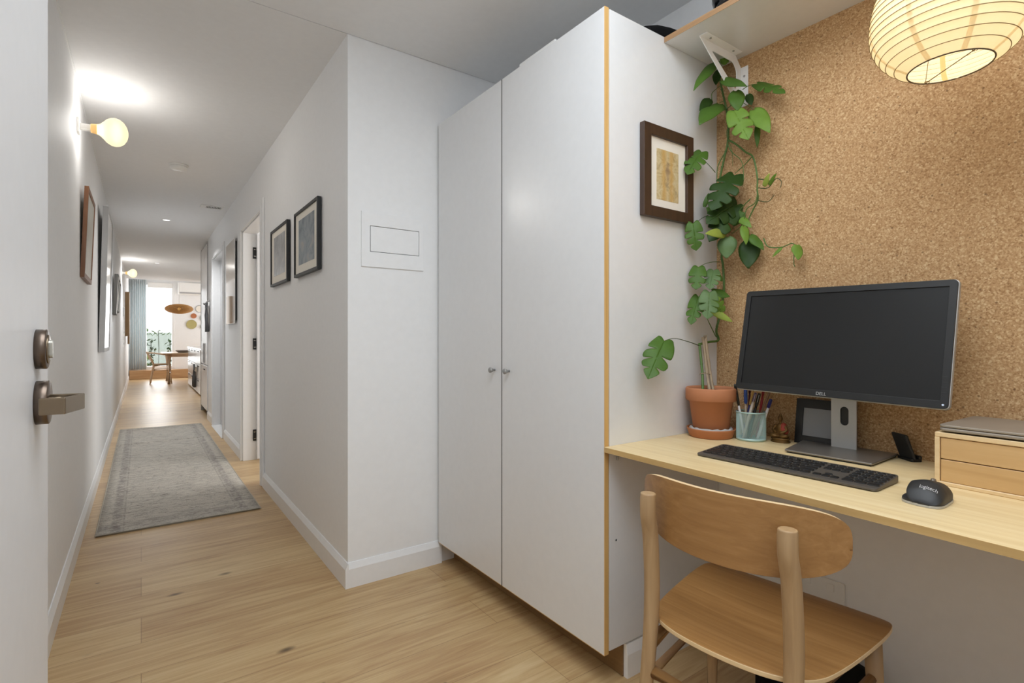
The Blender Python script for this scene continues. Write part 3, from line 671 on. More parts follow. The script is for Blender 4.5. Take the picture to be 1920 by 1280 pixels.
# curtain
b = B(); n = 60
pts = [(-.26 + .37 * i / n, 17.19 + .035 * math.sin(i * .85) + .012 * math.sin(i * .31)) for i in range(n + 1)]
ft = [b.verts.new((x, y, 2.66)) for x, y in pts]; fb = [b.verts.new((x * 1.02 + .01, y, .25)) for x, y in pts]
for i in range(n): b.faces.new((ft[i], ft[i + 1], fb[i + 1], fb[i])).smooth = True
cu = tag(obj('curtain', b, M['curtain']), 'long pale blue curtain gathered at the left of the tall end window', 'curtain')
md = cu.modifiers.new('cloth', 'SOLIDIFY'); md.thickness = .003
# garden plants
for k, (x, y, h, n, mk, lb) in enumerate(((.25, 20.4, .95, 60, 'leafdark', 'dark bushy garden shrub just outside the window by the curtain'), (.1, 19.3, .42, 50, 'leafbright', 'bright green garden plant low behind the dining chair'), (.75, 20.2, .95, 45, 'leafdark', 'thin dark garden shrub at the right of the window view'), (.45, 20.55, 1.28, 70, 'leafmid', 'green hedge top along the pale garden wall'))):
    b = B()
    for i in range(n):
        if k == 3: p = V(-.5 + 2 * random.random(), y + .2 * random.random(), 1.2 + .16 * random.random() ** 2)
        else: p = V(x + random.gauss(0, .055), y + random.gauss(0, .055), .12 + h * random.random())
        d = V(random.gauss(0, 1), random.gauss(0, 1), random.gauss(.3, .6)).normalized() * .085; a, c2 = frame_axes(d)
        q = [b.verts.new(p - d), b.verts.new(p + a * .04), b.verts.new(p + d), b.verts.new(p - a * .04)]; b.faces.new(q)
    t = tag(obj('garden_shrub', b, M[mk]), lb, 'shrub', 'shrubs outside the window')
    b = B(); tube(b, [(x, y, .1), (x + .02, y, .1 + h * .5), (x, y, .1 + h * .95)], .012, 6); obj('stem', b, M['stemdark'], t)
# air conditioner
t = thing('air_conditioner', 'white wall air conditioner high on the end wall', 'air conditioner', (.83, 17.3, 2.31))
b = B(); rbox(b, 0, .85, -.2, -.001, 0, .325, .02, 3); obj('body', b, M['white'], t, world=False)
b = B(); rbox(b, .04, .81, -.207, -.19, .015, .06, .004, 1); obj('louvre', b, M['greyside'], t, world=False)
# wall plates
for k, (x, z, r, mk, nm, lb) in enumerate(((1.21, 1.721, .072, 'plateorange', 'wall_plate', 'small terracotta coloured plate hung on the end wall'), (1.158, 1.479, .128, 'basket', 'woven_plate', 'olive woven plate, largest of those hung on the end wall'), (1.353, 1.922, .1, 'cream', 'wall_plate', 'cream plate with a dark rim, topmost on the end wall'), (1.44, 1.665, .085, 'plategreen', 'wall_plate', 'grey green plate hung behind the tall cabinet edge'), (1.42, 1.421, .06, 'plategreen', 'wall_plate', 'smallest grey green plate, lowest on the end wall'))):
    t = thing(nm, lb, 'plate', (x, 17.3, z), group='plates on the end wall')
    b = B(); lathe(b, [(0, -.008), (r * .6, -.008), (r * .9, -.02)], 0, 0, 28, axis='Y'); obj('centre', b, M[mk], t, world=False)
    b = B(); lathe(b, [(r * .9, -.002), (r * .9, -.021), (r, -.024), (r, -.012), (r * .7, -.001)], 0, 0, 28, axis='Y'); obj('rim', b, M['platerim'] if k == 2 else M[mk], t, world=False)
# rattan pendant
t = thing('rattan_pendant', 'flat oval rattan pendant lamp hanging over the dining table', 'pendant lamp', (.76, 15.2, 1.81))
b = B()
for k in range(40):
    th_ = -PI / 2 + PI * (k + .5) / 40; tube(b, [(math.cos(th_) * .297 * math.cos(2 * PI * j / 32), math.cos(th_) * .297 * math.sin(2 * PI * j / 32), math.sin(th_) * .117) for j in range(33)], .0042, 4, caps=False)
for j in range(24):
    a = 2 * PI * j / 24; tube(b, [(math.cos(-PI / 2 + PI * k / 10) * .294 * math.cos(a), math.cos(-PI / 2 + PI * k / 10) * .294 * math.sin(a), math.sin(-PI / 2 + PI * k / 10) * .114) for k in range(11)], .003, 4, caps=False)
obj('shade', b, M['rattan'], t, world=False)
b = B(); tube(b, [(0, 0, .11), (0, 0, 2.78 - 1.81)], .004, 6); obj('cord', b, M['white'], t, world=False)
b = B(); bmesh.ops.create_uvsphere(b, u_segments=14, v_segments=10, radius=.035); obj('bulb', b, M['orangebulb'], t, world=False)
# dining table and chair
t = thing('dining_table', 'pale timber dining table in front of the tall end window', 'dining table', (1.15, 15.45, 0))
b = B(); prism(b, rrect(1.5, 1.5, .12, 6), 'Z', .71, .738); obj('tabletop', b, M['ashx'], t, world=False, bevel=.004)
b = B()
for s in (-1, 1): box(b, -.6, .6, s * .6 - .012, s * .6 + .012, .645, .71); box(b, s * .6 - .012, s * .6 + .012, -.6, .6, .645, .71)
obj('apron', b, M['ashx'], t, world=False)
for sx in (-1, 1):
    for sy in (-1, 1):
        b = B(); tube(b, [(sx * .61, sy * .61, .71), (sx * .61, sy * .61, 0)], [.05, .036], 14); obj('leg', b, M['ashz'], t, world=False)
t = thing('stone_bowl', 'wide shallow grey bowl on the dining table', 'bowl', (.83, 15.0, .738))
b = B(); lathe(b, [(0, .005), (.1, .005), (.155, .045), (.16, .06), (.15, .06), (.1, .018), (0, .015)], seg=30); obj('bowl', b, M['tray'], t, world=False)
t = thing('dining_chair', 'pale timber wishbone style chair at the end of the dining table', 'chair', (.37, 15.2, 0), 0)
legs = (((-.20, -.2, 0), (-.15, -.2, .30), (-.13, -.2, .46), (-.19, -.22, .62), (-.25, -.2, .745)), ((-.20, .2, 0), (-.15, .2, .30), (-.13, .2, .46), (-.19, .22, .62), (-.25, .2, .745)), ((.23, -.24, 0), (.2, -.23, .47)), ((.23, .24, 0), (.2, .23, .47)))
for p in legs:
    b = B(); tube(b, catmull(p, 5), [.012] + [.019] * (len(catmull(p, 5)) - 2) + [.014], 10); obj('leg', b, M['ashz'], t, world=False)
b = B(); tube(b, catmull([(.12, -.27, .69), (-.05, -.28, .72), (-.2, -.22, .745), (-.27, 0, .765), (-.2, .22, .745), (-.05, .28, .72), (.12, .27, .69)], 6), .016, 10, squash=(1.3, .8)); obj('back_rail', b, M['ashx'], t, world=False)
b = B()
for s in (-1, 1): tube(b, [(-.14, s * .015, .47), (-.22, s * .02, .6), (-.265, s * .1, .745)], .010, 8)
obj('back_splat', b, M['ashz'], t, world=False)
b = B()
for s in (-1, 1): tube(b, [(-.14, s * .2, .33), (.215, s * .232, .33)], .012, 8); tube(b, [(-.13, s * .2, .43), (.2, s * .23, .46)], .014, 8)
tube(b, [(.21, -.232, .25), (.21, .232, .25)], .012, 8); obj('stretcher', b, M['ashx'], t, world=False)
b = B(); rbox(b, -.15, .22, -.21, .21, .445, .475, .012, 2); obj('seat', b, M['cordseat'], t, world=False)

# ================================================================== wardrobe
W0, W1, WB, WT = 1.163, 2.284, .106, 2.137      # near side, far side, underside, top
t = thing('wardrobe', 'tall white two door wardrobe with a plywood edge beside the desk', 'wardrobe', (1.20, 1.72, 0))
b = B()
box(b, 1.2005, XW - .003, W0, W0 + .018, .116, WT - .004); box(b, 1.2005, XW - .003, W1 - .018, W1, .116, WT - .004)
box(b, 1.2005, XW - .003, W0 + .018, W1 - .018, .116, .134); box(b, 1.2005, XW - .003, W0 + .018, W1 - .018, WT - .022, WT - .004)
box(b, XW - .012, XW - .003, W0 + .018, W1 - .018, .134, WT - .022)
body = obj('body', b, M['melamine'], t)
b = B()
for z, y in ((.458, 1.23), (.716, 1.238)): lathe(b, [(.0035, -.0006), (0, -.0007)], y, W0, 12, axis='Y', cz=z)
obj('screw_hole', b, M['black'], body)
def wdoor(y0, y1, ky):
    b = B(); rbox(b, 1.18, 1.1985, y0, y1, WB, WT, .0012, 1); d = obj('door', b, M['melamine'], t)
    b = B(); lathe(b, [(.0045, 0), (.0045, -.008), (.0065, -.010), (.0105, -.020), (.0115, -.024), (.010, -.0265), (0, -.027)], 1.18, ky, 24, axis='X', cz=.969); obj('knob', b, M['knob'], d)
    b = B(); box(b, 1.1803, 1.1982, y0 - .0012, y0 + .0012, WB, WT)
    obj('ply_edge_or_gap_shade', b, M['ply' if y0 < 1.3 else 'taupe'], d)  # near door: plywood; second door: gap's shade painted on as taupe
    b = B(); box(b, 1.1803, 1.1982, y0 + .001, y1 - .001, WB - .0015, WB + .0008); obj('bottom_edge', b, M['ply'], d)
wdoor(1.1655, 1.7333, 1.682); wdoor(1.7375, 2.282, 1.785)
b = B(); box(b, 1.275, 1.292, W0 + .014, 2.298, .002, .115); obj('kickboard', b, M['kick'], t)
b = B(); prism(b, [(W0 - .004, .0), (W0 - .004, .075), (W0 + .002, .108), (W0 + .013, .112), (W0 + .013, 0)], 'X', 1.279, XW - .002); struct('baseboard_desk', b, M['trim'])

# things stored on top of the wardrobe
t = thing('storage_box', 'white storage box on top of the tall wardrobe', 'box', (1.36, 1.6, WT - .004))
b = B(); rbox(b, 1.24, 1.55, 1.475, 1.69, WT - .003, WT + .055, .004, 2); bx = obj('box', b, M['white'], t)
b = B(); rbox(b, 1.236, 1.554, 1.471, 1.694, WT + .038, WT + .06, .004, 2); obj('lid', b, M['white'], t)
t = thing('black_bag', 'flat black bag lying on the wardrobe top beside the high shelf', 'bag', (1.6, 1.3, WT))
b = B()
st = [(1.425, .02), (1.435, .058), (1.50, .088), (1.57, .105), (1.66, .115), (1.74, .05)]
rings = []
for x, h in st:
    rings.append([b.verts.new((x, 1.285 + .095 * math.cos(2 * PI * k / 16) * (1 if k % 2 else .98), WT + .002 + h * .5 + h * .5 * math.sin(2 * PI * k / 16))) for k in range(16)])
for i in range(len(rings) - 1):
    for k in range(16): b.faces.new((rings[i][k], rings[i][(k + 1) % 16], rings[i + 1][(k + 1) % 16], rings[i + 1][k])).smooth = True
b.faces.new(rings[0]); b.faces.new(rings[-1][::-1]); obj('pouch', b, M['blackfabric'], t)
b = B(); tube(b, catmull([(1.50, 1.30, WT + .085), (1.56, 1.29, WT + .115), (1.63, 1.30, WT + .11)], 5), .006, 8); obj('strap', b, M['blackfabric'], t)

# electrical panel on the wall beside the wardrobe
t = thing('electrical_panel', 'white flush electrical panel on the wall beside the wardrobe', 'electrical panel', (.95, 2.30, 1.42))
b = B(); ring_prism(b, [(.802, 1.42), (1.106, 1.42), (1.106, 1.668), (.802, 1.668)], [(.842, 1.489), (1.083, 1.489), (1.083, 1.607), (.842, 1.607)], 'Y', 2.293, 2.2998); obj('cover_plate', b, M['wall'], t, bevel=.0015)
b = B(); box(b, .8445, 1.0805, 2.2938, 2.2985, 1.4915, 1.6045); fl = obj('flap', b, M['wall'], t)
b = B(); rbox(b, .935, .985, 2.2918, 2.2945, 1.4905, 1.4975, .001, 1); obj('finger_pull', b, M['wall'], fl)
b = B(); box(b, .8425, 1.0825, 2.2983, 2.2997, 1.4895, 1.6065); obj('gap', b, M['dark'], t)

# ================================================================== study wall: cork, shelf, desk
ZD = .76; CX = 1.772
b = B(); box(b, CX, XW - .0005, -.1, W0 - .0005, ZD - .015, 2.113); tag(obj('cork_panel', b, M['cork']), 'large cork panel covering the wall above the desk', 'cork board')
t = thing('wall_shelf', 'long white shelf with a wooden edge high above the cork panel', 'shelf', (1.62, .5, 2.113))
b = B(); box(b, 1.4655, XW - .001, -.15, W0 - .001, 2.1131, 2.1305); obj('board', b, M['melamine'], t)
b = B(); box(b, 1.4645, 1.4656, -.15, W0 - .001, 2.1128, 2.131); obj('wooden_edge', b, M['plyx'], t)
t = thing('shelf_bracket', 'white triangular metal bracket under the high shelf', 'bracket', (1.77, 1.06, 2.113))
b = B()
def rp(p, r=.012, n=4):
    """round the corners of a polygon"""
    out = []
    for i in range(len(p)):
        a, c, d = Vector(p[i - 1]), Vector(p[i]), Vector(p[(i + 1) % len(p)])
        u = (a - c); w = (d - c); q = min(r, u.length * .45, w.length * .45); A, D = c + u.normalized() * q, c + w.normalized() * q
        for k in range(n + 1):
            s = k / n; out.append(tuple((A * (1 - s) * (1 - s) + c * 2 * s * (1 - s) + D * s * s)))
    return out
outer = [(1.525, 2.111), (1.735, 2.111), (1.771, 2.075), (1.771, 1.932), (1.757, 1.932)]
inner = [(1.590, 2.083), (1.722, 2.083), (1.743, 2.058), (1.743, 2.000), (1.737, 1.988)]
ring_prism(b, rp(outer, .006), rp(inner, .012), 'Y', 1.0635, 1.0665)
obj('web', b, M['whitemetal'], t)
b = B(); rbox(b, 1.525, 1.735, 1.036, 1.0665, 2.110, 2.1128, .001, 1); obj('shelf_flange', b, M['whitemetal'], t)
b = B(); rbox(b, 1.7685, 1.7717, 1.036, 1.0665, 1.932, 2.075, .001, 1); obj('wall_flange', b, M['whitemetal'], t)
for p in ((1.565, 1.05, 2.1095), (1.70, 1.05, 2.1095)):
    b = B(); lathe(b, [(.004, 0), (.0035, -.0015), (0, -.0018)], p[0], p[1], 12, cz=p[2]); obj('screw', b, M['chrome'], t)
for z in (2.04, 1.96):
    b = B(); lathe(b, [(.004, 0), (.0035, -.0015), (0, -.0018)], 1.7685, 1.05, 12, axis='X', cz=z); obj('screw', b, M['chrome'], t)
t = thing('black_dome', 'glossy black rounded object standing on the high white shelf', 'ornament', (1.60, .915, 2.131))
b = B(); lathe(b, [(0, 0), (.085, 0), (.105, .02), (.118, .06), (.115, .11), (.095, .155), (.055, .187), (0, .198)], 1.582, .915, 36, cz=2.131); obj('shell', b, M['blackgloss'], t)
b = B(); lathe(b, [(.1065, .012), (.1105, .02), (.1085, .028)], 1.582, .915, 36, cz=2.131); obj('rim', b, M['black'], t)

# desk: a bamboo top fixed between the wardrobe and the entry wall
t = thing('bamboo_desk', 'pale bamboo desk top fixed along the cork wall', 'desk', (1.45, .5, ZD))
b = B(); prism(b, [(1.176, W0 - .001), (1.1415, -.1), (XW - .001, -.1), (XW - .001, W0 - .001)], 'Z', ZD - .0165, ZD); obj('worktop', b, M['bamboo'], t, bevel=.001)
b = B(); vs = []
prism(b, [(1.1754, W0 - .001), (1.1409, -.1), (1.1417, -.1), (1.1762, W0 - .001)], 'Z', ZD - .0163, ZD - .0006); obj('front_edge', b, M['bambooedge'], t)
b = B(); rbox(b, 1.226, 1.25, W0 - .024, W0 - .001, ZD - .028, ZD - .0168, .001, 1); rbox(b, 1.228, 1.234, W0 - .008, W0 - .001, ZD - .048, ZD - .026, .001, 1); obj('support_clip', b, M['greyside'], t)

# framed print on the wardrobe's side
t = thing('framed_print', 'dark brown framed sepia print on the wardrobe side behind the plant', 'picture', (1.467, W0, 1.5))
fx0, fx1, fz0, fz1 = 1.339, 1.601, 1.503, 1.81
b = B(); ring_prism(b, [(fx0, fz0), (fx1, fz0), (fx1, fz1), (fx0, fz1)], [(fx0 + .036, fz0 + .036), (fx1 - .036, fz0 + .036), (fx1 - .036, fz1 - .036), (fx0 + .036, fz1 - .036)], 'Y', W0 - .022, W0 - .002); obj('frame', b, M['darkframe'], t, bevel=.002)
b = B(); box(b, fx0 + .036, fx1 - .036, W0 - .012, W0 - .003, fz0 + .036, fz1 - .036); obj('mount_card', b, M['cream'], t)
b = B(); box(b, 1.411, 1.527, W0 - .0126, W0 - .0118, 1.567, 1.738); obj('print', b, M['sepia'], t)

# ================================================================== potted plant
def build_plant():
    px, py = 1.606, 1.076
    t = thing('potted_plant', 'tall climbing split leaf plant in a terracotta pot in the desk corner', 'potted plant', (px, py, ZD + .012))
    zz = ZD + .012
    b = B(); lathe(b, [(0, .001), (.054, .001), (.0565, .004), (.0715, .112), (.0795, .1125), (.0835, .117), (.0835, .153), (.081, .157), (.0755, .157), (.073, .150), (.071, .135), (0, .134)], px, py, 48, cz=zz); pot = obj('pot', b, M['terracotta'], t)
    b = B(); lathe(b, [(0, .146), (.03, .149), (.055, .144), (.0722, .142)], px, py, 24, cz=zz); so = obj('soil', b, M['soil'], t)
    for pl, r in STAKES:
        b = B(); P = catmull(pl, 6); tube(b, P, [r * (1.15 if k % 5 == 0 else 1) for k in range(len(P))], 10); obj('support_cane', b, M['cane'], t)
    b = B(); pl = STEMS[0][0]; mid = (Vector(STAKES[0][0][1]) + Vector(STEMS[0][0][1])) / 2
    tube(b, [mid + V(.022 * math.cos(a), .014 * math.sin(a), .002 * math.sin(2 * a)) for a in [2 * PI * k / 16 for k in range(17)]], .0012, 6); obj('plant_tie', b, M['cane'], t)
    for i, (pl, r) in enumerate(STEMS):
        b = B(); P = catmull(pl, 6); tube(b, P, [r, r * (.75 if i == 0 else .6)], 8)
        if i == 0:
            for k in range(3, len(P) - 1, 5): tube(b, [P[k] - V(0, 0, .003), P[k], P[k] + V(0, 0, .003)], [r * .8, r * 1.35, r * .8], 8)
        obj('stem' if r > .0017 else 'petiole', b, M['stem' if i not in (5, 6, 7, 16, 13) else 'stemdark'], t)
    for i, (p0, p1, w, kind, tone) in enumerate(LEAVES):
        b = B(); leaf_mesh(b, Vector(p0), Vector(p1), w, kind, i)
        lf = obj('leaf', b, M['leaf' + ('dark', 'mid', 'bright', 'lime', 'grey')[tone]], t)
        md = lf.modifiers.new('blade', 'SOLIDIFY'); md.thickness = .0007
    t2 = thing('plant_saucer', 'terracotta saucer under the plant pot with a grey felt pad', 'saucer', (px, py, ZD))
    b = B(); lathe(b, [(0, .0005), (.068, .0005), (.071, .003), (.0795, .027), (.0805, .031), (.0775, .031), (.074, .024), (.068, .006), (0, .006)], px, py, 48, cz=ZD); obj('dish', b, M['terracottadark'], t2)
    b = B(); lathe(b, [(0, .0062), (.064, .0062), (.064, .0118), (0, .0118)], px, py, 36, cz=ZD)
    lo_ = []
    for k in range(48):
        a = 2 * PI * k / 48; w_ = .0015 * math.sin(k * 1.7) + .001 * math.sin(k * 4.1)
        lo_.append([b.verts.new((px + r_ * math.cos(a), py + r_ * math.sin(a), ZD + z_)) for r_, z_ in ((.060, .012), (.061, .030 + w_), (.066, .034 + w_), (.0715, .0275 + w_), (.066, .012))])
    for k in range(48):
        for i in range(4): b.faces.new((lo_[k][i], lo_[k][i + 1], lo_[(k + 1) % 48][i + 1], lo_[(k + 1) % 48][i])).smooth = True
    obj('felt_pad', b, M['felt'], t2)

def outline(s): return (s ** .5) * ((1 - s) ** .88) / .4385
def leaf_mesh(b, p0, p1, w, kind, seed):
    rnd = random.Random(seed * 13 + 5)
    L = p1 - p0; ln = L.length; ax = L.normalized()
    nrm = V(-.72, -.58, .30) + V(rnd.uniform(-.3, .3), rnd.uniform(-.3, .3), rnd.uniform(-.2, .3))
    nrm = (nrm - ax * nrm.dot(ax)).normalized(); side = nrm.cross(ax).normalized()
    if abs(ax.dot(V(-.8, -.5, .2))) > .9: w = max(w, .02)
    hw = w / 2; cup = rnd.uniform(.12, .3); arch = rnd.uniform(.06, .16)
    def P(s, a):
        s_ = max(0, min(1, s)); aa = abs(a)
        dz = -arch * ln * (s_ - .35) ** 2 * 1.6 - cup * hw * aa ** 2.2 + .10 * hw * (aa > .02) * math.sin(s_ * 9 + seed) * aa
        return p0 + ax * (s * ln) + side * a * hw + nrm * (dz + .02 * ln)
    if kind == 0:
        ns, nt = 14, 4
        g = [[b.verts.new(P(i / ns - .06 * (abs(j / nt) ** 1.5) * (1 - i / ns), (j / nt) * max(.02, outline(min(.985, max(.012, i / ns)))))) for j in range(-nt, nt + 1)] for i in range(ns + 1)]
        for i in range(ns):
            for j in range(2 * nt): b.faces.new((g[i][j], g[i][j + 1], g[i + 1][j + 1], g[i + 1][j])).smooth = True
    else:
        for sg in (-1, 1):
            bd = [[.0, .34, .62, 1.0], [.0, .27, .50, .74, 1.0], [.0, .42, .70, 1.0]][rnd.randrange(3)]
            for k in range(len(bd) - 1):
                na, nb = 9, 7; G = []
                for ia in range(na + 1):
                    a = ia / na; gap = .0 if a < .3 else .13 * ((a - .3) / .7) ** .8; row = []
                    for ib in range(nb + 1):
                        f = ib / nb; f2 = .5 + (f - .5) * (1 - .25 * a ** 8)
                        lo_ = bd[k] + (gap * (bd[k + 1] - bd[k]) if k > 0 else 0); hi_ = bd[k + 1] - (gap * (bd[k + 1] - bd[k]) if k < len(bd) - 2 else 0)
                        m_ = lo_ + (hi_ - lo_) * f2                        # along the margin
                        s = m_ + .20 * a ** 1.3 * (1 - m_) * m_ * 1.6 - (.13 * a * (1 - f) ** 2 if k == 0 else 0)
                        row.append(b.verts.new(P(s, sg * a * (1 - .05 * math.cos(PI * f) ** 8 * (a > .9)) * outline(min(.985, max(.03, m_ * .97 + .03))))))
                    G.append(row)
                for ia in range(na):
                    for ib in range(nb):
                        f = b.faces.new((G[ia][ib], G[ia][ib + 1], G[ia + 1][ib + 1], G[ia + 1][ib])); f.smooth = True
        bmesh.ops.remove_doubles(b, verts=b.verts, dist=.0004)
build_plant()

# ================================================================== things on the desk
# pencil cup of pale green wire mesh, and its pens
cx, cy, cr = 1.662, .963, .045
t = thing('pencil_cup', 'round pale green wire mesh pencil cup beside the plant pot', 'pencil cup', (cx, cy, ZD))
b = B(); n, m_ = 60, 26
vv = [[b.verts.new((cx + cr * math.cos(2 * PI * (k + .5 * (j % 2)) / n), cy + cr * math.sin(2 * PI * (k + .5 * (j % 2)) / n), ZD + .008 + .084 * j / m_)) for k in range(n)] for j in range(m_ + 1)]
for j in range(0, m_ - 1, 2):
    for k in range(n):
        pass
for j in range(m_ - 1):
    for k in range(n):
        # diamond cells
        if j % 2 == 0: q = (vv[j][k], vv[j + 1][k], vv[j + 2][k], vv[j + 1][(k - 1) % n])
        else: q = (vv[j][k], vv[j + 1][(k + 1) % n], vv[j + 2][k], vv[j + 1][k])
        try: b.faces.new(q)
        except ValueError: pass
me_ = obj('mesh_wall', b, M['mesh'], t); md = me_.modifiers.new('wire', 'WIREFRAME'); md.thickness = .0013; md.use_even_offset = False
b = B(); tube(b, [(cx + cr * math.cos(2 * PI * k / 40), cy + cr * math.sin(2 * PI * k / 40), ZD + .093) for k in range(41)], .0024, 8, caps=False); obj('rim', b, M['mesh'], t)
b = B(); lathe(b, [(0, .001), (cr + .0008, .001), (cr + .0012, .009), (cr - .001, .009), (cr - .002, .004), (0, .004)], cx, cy, 40, cz=ZD); obj('base', b, M['mesh'], t)
def pen(name, label, top, cols, r=.0042, base=None, clip=None):
    """cols: list of (fraction along from the tip end, colour)"""
    top = Vector(top); d = V(cx, cy, ZD) - top; fb = Vector(base) if base else V(cx, cy, ZD + .007) - V(d.x, d.y, 0) * -.35
    t = thing(name, label, 'pencil' if name == 'pencil' else 'pen', tuple(fb), group='pens and pencils in the mesh cup')
    for (nm, f0, f1, col, k) in cols:
        b = B(); A = fb.lerp(top, f0); E = fb.lerp(top, f1); tube(b, [A, A.lerp(E, .1), A.lerp(E, .9), E], [r * k * .8, r * k, r * k, r * k * .75], 10); obj(nm, b, flat('pen ' + col, col, .35), t)
    if clip:
        b = B(); a, c2 = frame_axes(top - fb); off = (V(-.86, -.5, 0)) * r * 1.35; tube(b, [fb.lerp(top, .8) + off, fb.lerp(top, .97) + off], .0012, 6); obj('clip', b, flat('pen clip ' + clip, clip, .3, .6), t)
pen('pen', 'white pen with a black end, leftmost in the mesh cup', (1.633, 1.0031, 0.9437), [('barrel', 0, 0.6, '#e3dede', 1), ('cap', 0.6, 1, '#151515', 1.15)], 0.004, (1.6478, 0.9775, 0.7665), clip='#151515')
pen('pen', 'clear pen with a blue cap, second from the left in the mesh cup', (1.6538, 0.9772, 0.9374), [('barrel', 0, 0.66, '#b8a590', 1), ('cap', 0.66, 1, '#2d4f9e', 1.3)], 0.0045, (1.6546, 0.9758, 0.7665), clip='#2d4f9e')
pen('pen', 'dark maroon pen standing behind the blue capped pen in the mesh cup', (1.6741, 0.974, 0.9401), [('barrel', 0, 0.85, '#6a2430', 1), ('cap', 0.85, 1, '#5a1f2a', 1.1)], 0.004, (1.6717, 0.9783, 0.7665))
pen('pencil', 'yellow pencil with a blue end in the mesh cup', (1.672, 0.9577, 0.9414), [('barrel', 0, 0.62, '#3c3f86', 1.05), ('yellow_barrel', 0.62, 1, '#c9a45c', 0.95)], 0.0036, (1.654, 0.9888, 0.7665))
pen('pen', 'silver pen with a purple top in the middle of the mesh cup', (1.6553, 0.9426, 0.9188), [('barrel', 0, 0.8, '#cfc6bb', 1), ('cap', 0.8, 1, '#57487a', 0.9)], 0.0046, (1.6359, 0.9761, 0.7665), clip='#d8d4cc')
pen('pen', 'black pen with a silver clip in the middle of the mesh cup', (1.6696, 0.9379, 0.9165), [('barrel', 0, 0.7, '#1a1716', 1.05), ('cap', 0.7, 1, '#1a1716', 1.15)], 0.0046, (1.6519, 0.9685, 0.7665), clip='#d8d8d4')
pen('pen', 'red pen standing towards the back of the mesh cup', (1.696, 0.9361, 0.9418), [('barrel', 0, 0.8, '#a5252b', 1), ('cap', 0.8, 1, '#8c1f26', 1.1)], 0.004, (1.6839, 0.9571, 0.7665))
pen('pencil', 'brown unpainted pencil leaning right in the mesh cup', (1.6958, 0.9125, 0.933), [('barrel', 0, 1, '#8b6a52', 1)], 0.0036, (1.6654, 0.9651, 0.7665))
pen('pen', 'white pen with a blue cap, rightmost in the mesh cup', (1.6852, 0.9068, 0.899), [('barrel', 0, 0.78, '#e4e2e4', 1), ('cap', 0.78, 1, '#2e2f78', 1.2)], 0.0044, (1.6646, 0.9424, 0.7665), clip='#2e2f78')
# keyboard
t = thing('keyboard', 'long black slim keyboard with grey edges on the desk', 'keyboard', (1.381, .70, ZD), math.radians(-90 + 1.0))
KL, KD = .452, .140
# local: x runs left to right as typed, y towards the screen
def kz(y): return .0075 + .010 * (y + KD / 2) / KD
b = B()
ol = rrect(KL, KD, .011, 5)
A = [b.verts.new((x, y, .002)) for x, y in ol]; Bv = [b.verts.new((x, y, kz(y))) for x, y in ol]; n = len(ol)
for i in range(n): b.faces.new((A[i], A[(i + 1) % n], Bv[(i + 1) % n], Bv[i]))
b.faces.new(A[::-1]); b.faces.new(Bv); obj('case', b, M['graphite'], t, world=False, bevel=.0012)
b = B()
for sx in (-1, 1): rbox(b, sx * .19 - .03, sx * .19 + .03, .04, .062, 0, .004, .001, 1)
obj('foot', b, M['black'], t, world=False)
b = B(); rows = [(.052, .010), (.034, .0165), (.0145, .0165), (-.005, .0165), (-.0245, .0165), (-.044, .0165)]
def key(x0, x1, y, h):
    z = kz(y); vsb = []
    o = rrect(x1 - x0 - .0028, h - .0026, .0028, 2, (x0 + x1) / 2, y)
    lo_ = [b.verts.new((p[0], p[1], kz(p[1]) + .0002)) for p in o]; o2 = rrect(x1 - x0 - .0042, h - .004, .0024, 2, (x0 + x1) / 2, y)
    hi_ = [b.verts.new((p[0], p[1], kz(p[1]) + .0024)) for p in o2]; n = len(lo_)
    for i in range(n): b.faces.new((lo_[i], lo_[(i + 1) % n], hi_[(i + 1) % n], hi_[i]))
    b.faces.new(hi_); 
u = .0197; xl = -KL / 2 + .0075
lay = [[1] * 15, [1] * 13 + [2], [1.5] + [1] * 12 + [1.5], [1.8] + [1] * 11 + [2.2], [2.3] + [1] * 10 + [2.7], [1.3, 1, 1.3, 1.3, 5.2, 1.3, 1, 1.3, 1.3]]
for (y, h), wds in zip(rows, lay):
    tot = sum(wds); x = xl
    for w_ in wds:
        dw = w_ * u * 15 / tot; key(x, x + dw, y, h); x += dw
x0 = xl + 15 * u + .005
for (y, h), k in zip(rows, (3, 3, 3, 0, 0, 3)):
    for i in range(k): key(x0 + i * u, x0 + (i + 1) * u, y, h)
key(x0 + u, x0 + 2 * u, -.0265, .010)
x0 = x0 + 3 * u + .005
for (y, h), k in zip(rows, (4, 4, 4, 4, 4, 3)):
    for i in range(k): key(x0 + i * (u * 4 / k if k == 3 else u), x0 + (i + 1) * (u * 4 / k if k == 3 else u), y, h)
obj('keys', b, M['black'], t, world=False)
b = B()
for (y, h), wds in zip(rows, lay):
    tot = sum(wds); x = xl
    for w_ in wds:
        dw = w_ * u * 15 / tot
        if w_ < 3: box(b, x + dw * .3, x + dw * .3 + .0022, y + h * .08, y + h * .08 + .0028, kz(y) + .0025, kz(y) + .00275)
        x += dw
for (y, h) in rows[:5]:
    for i in range(4): box(b, x0 + i * u + .007, x0 + i * u + .009, y + .001, y + .0038, kz(y) + .0025, kz(y) + .00275)
obj('key_legends', b, flat('key legend', '#8f8f8f', .6), t, world=False)

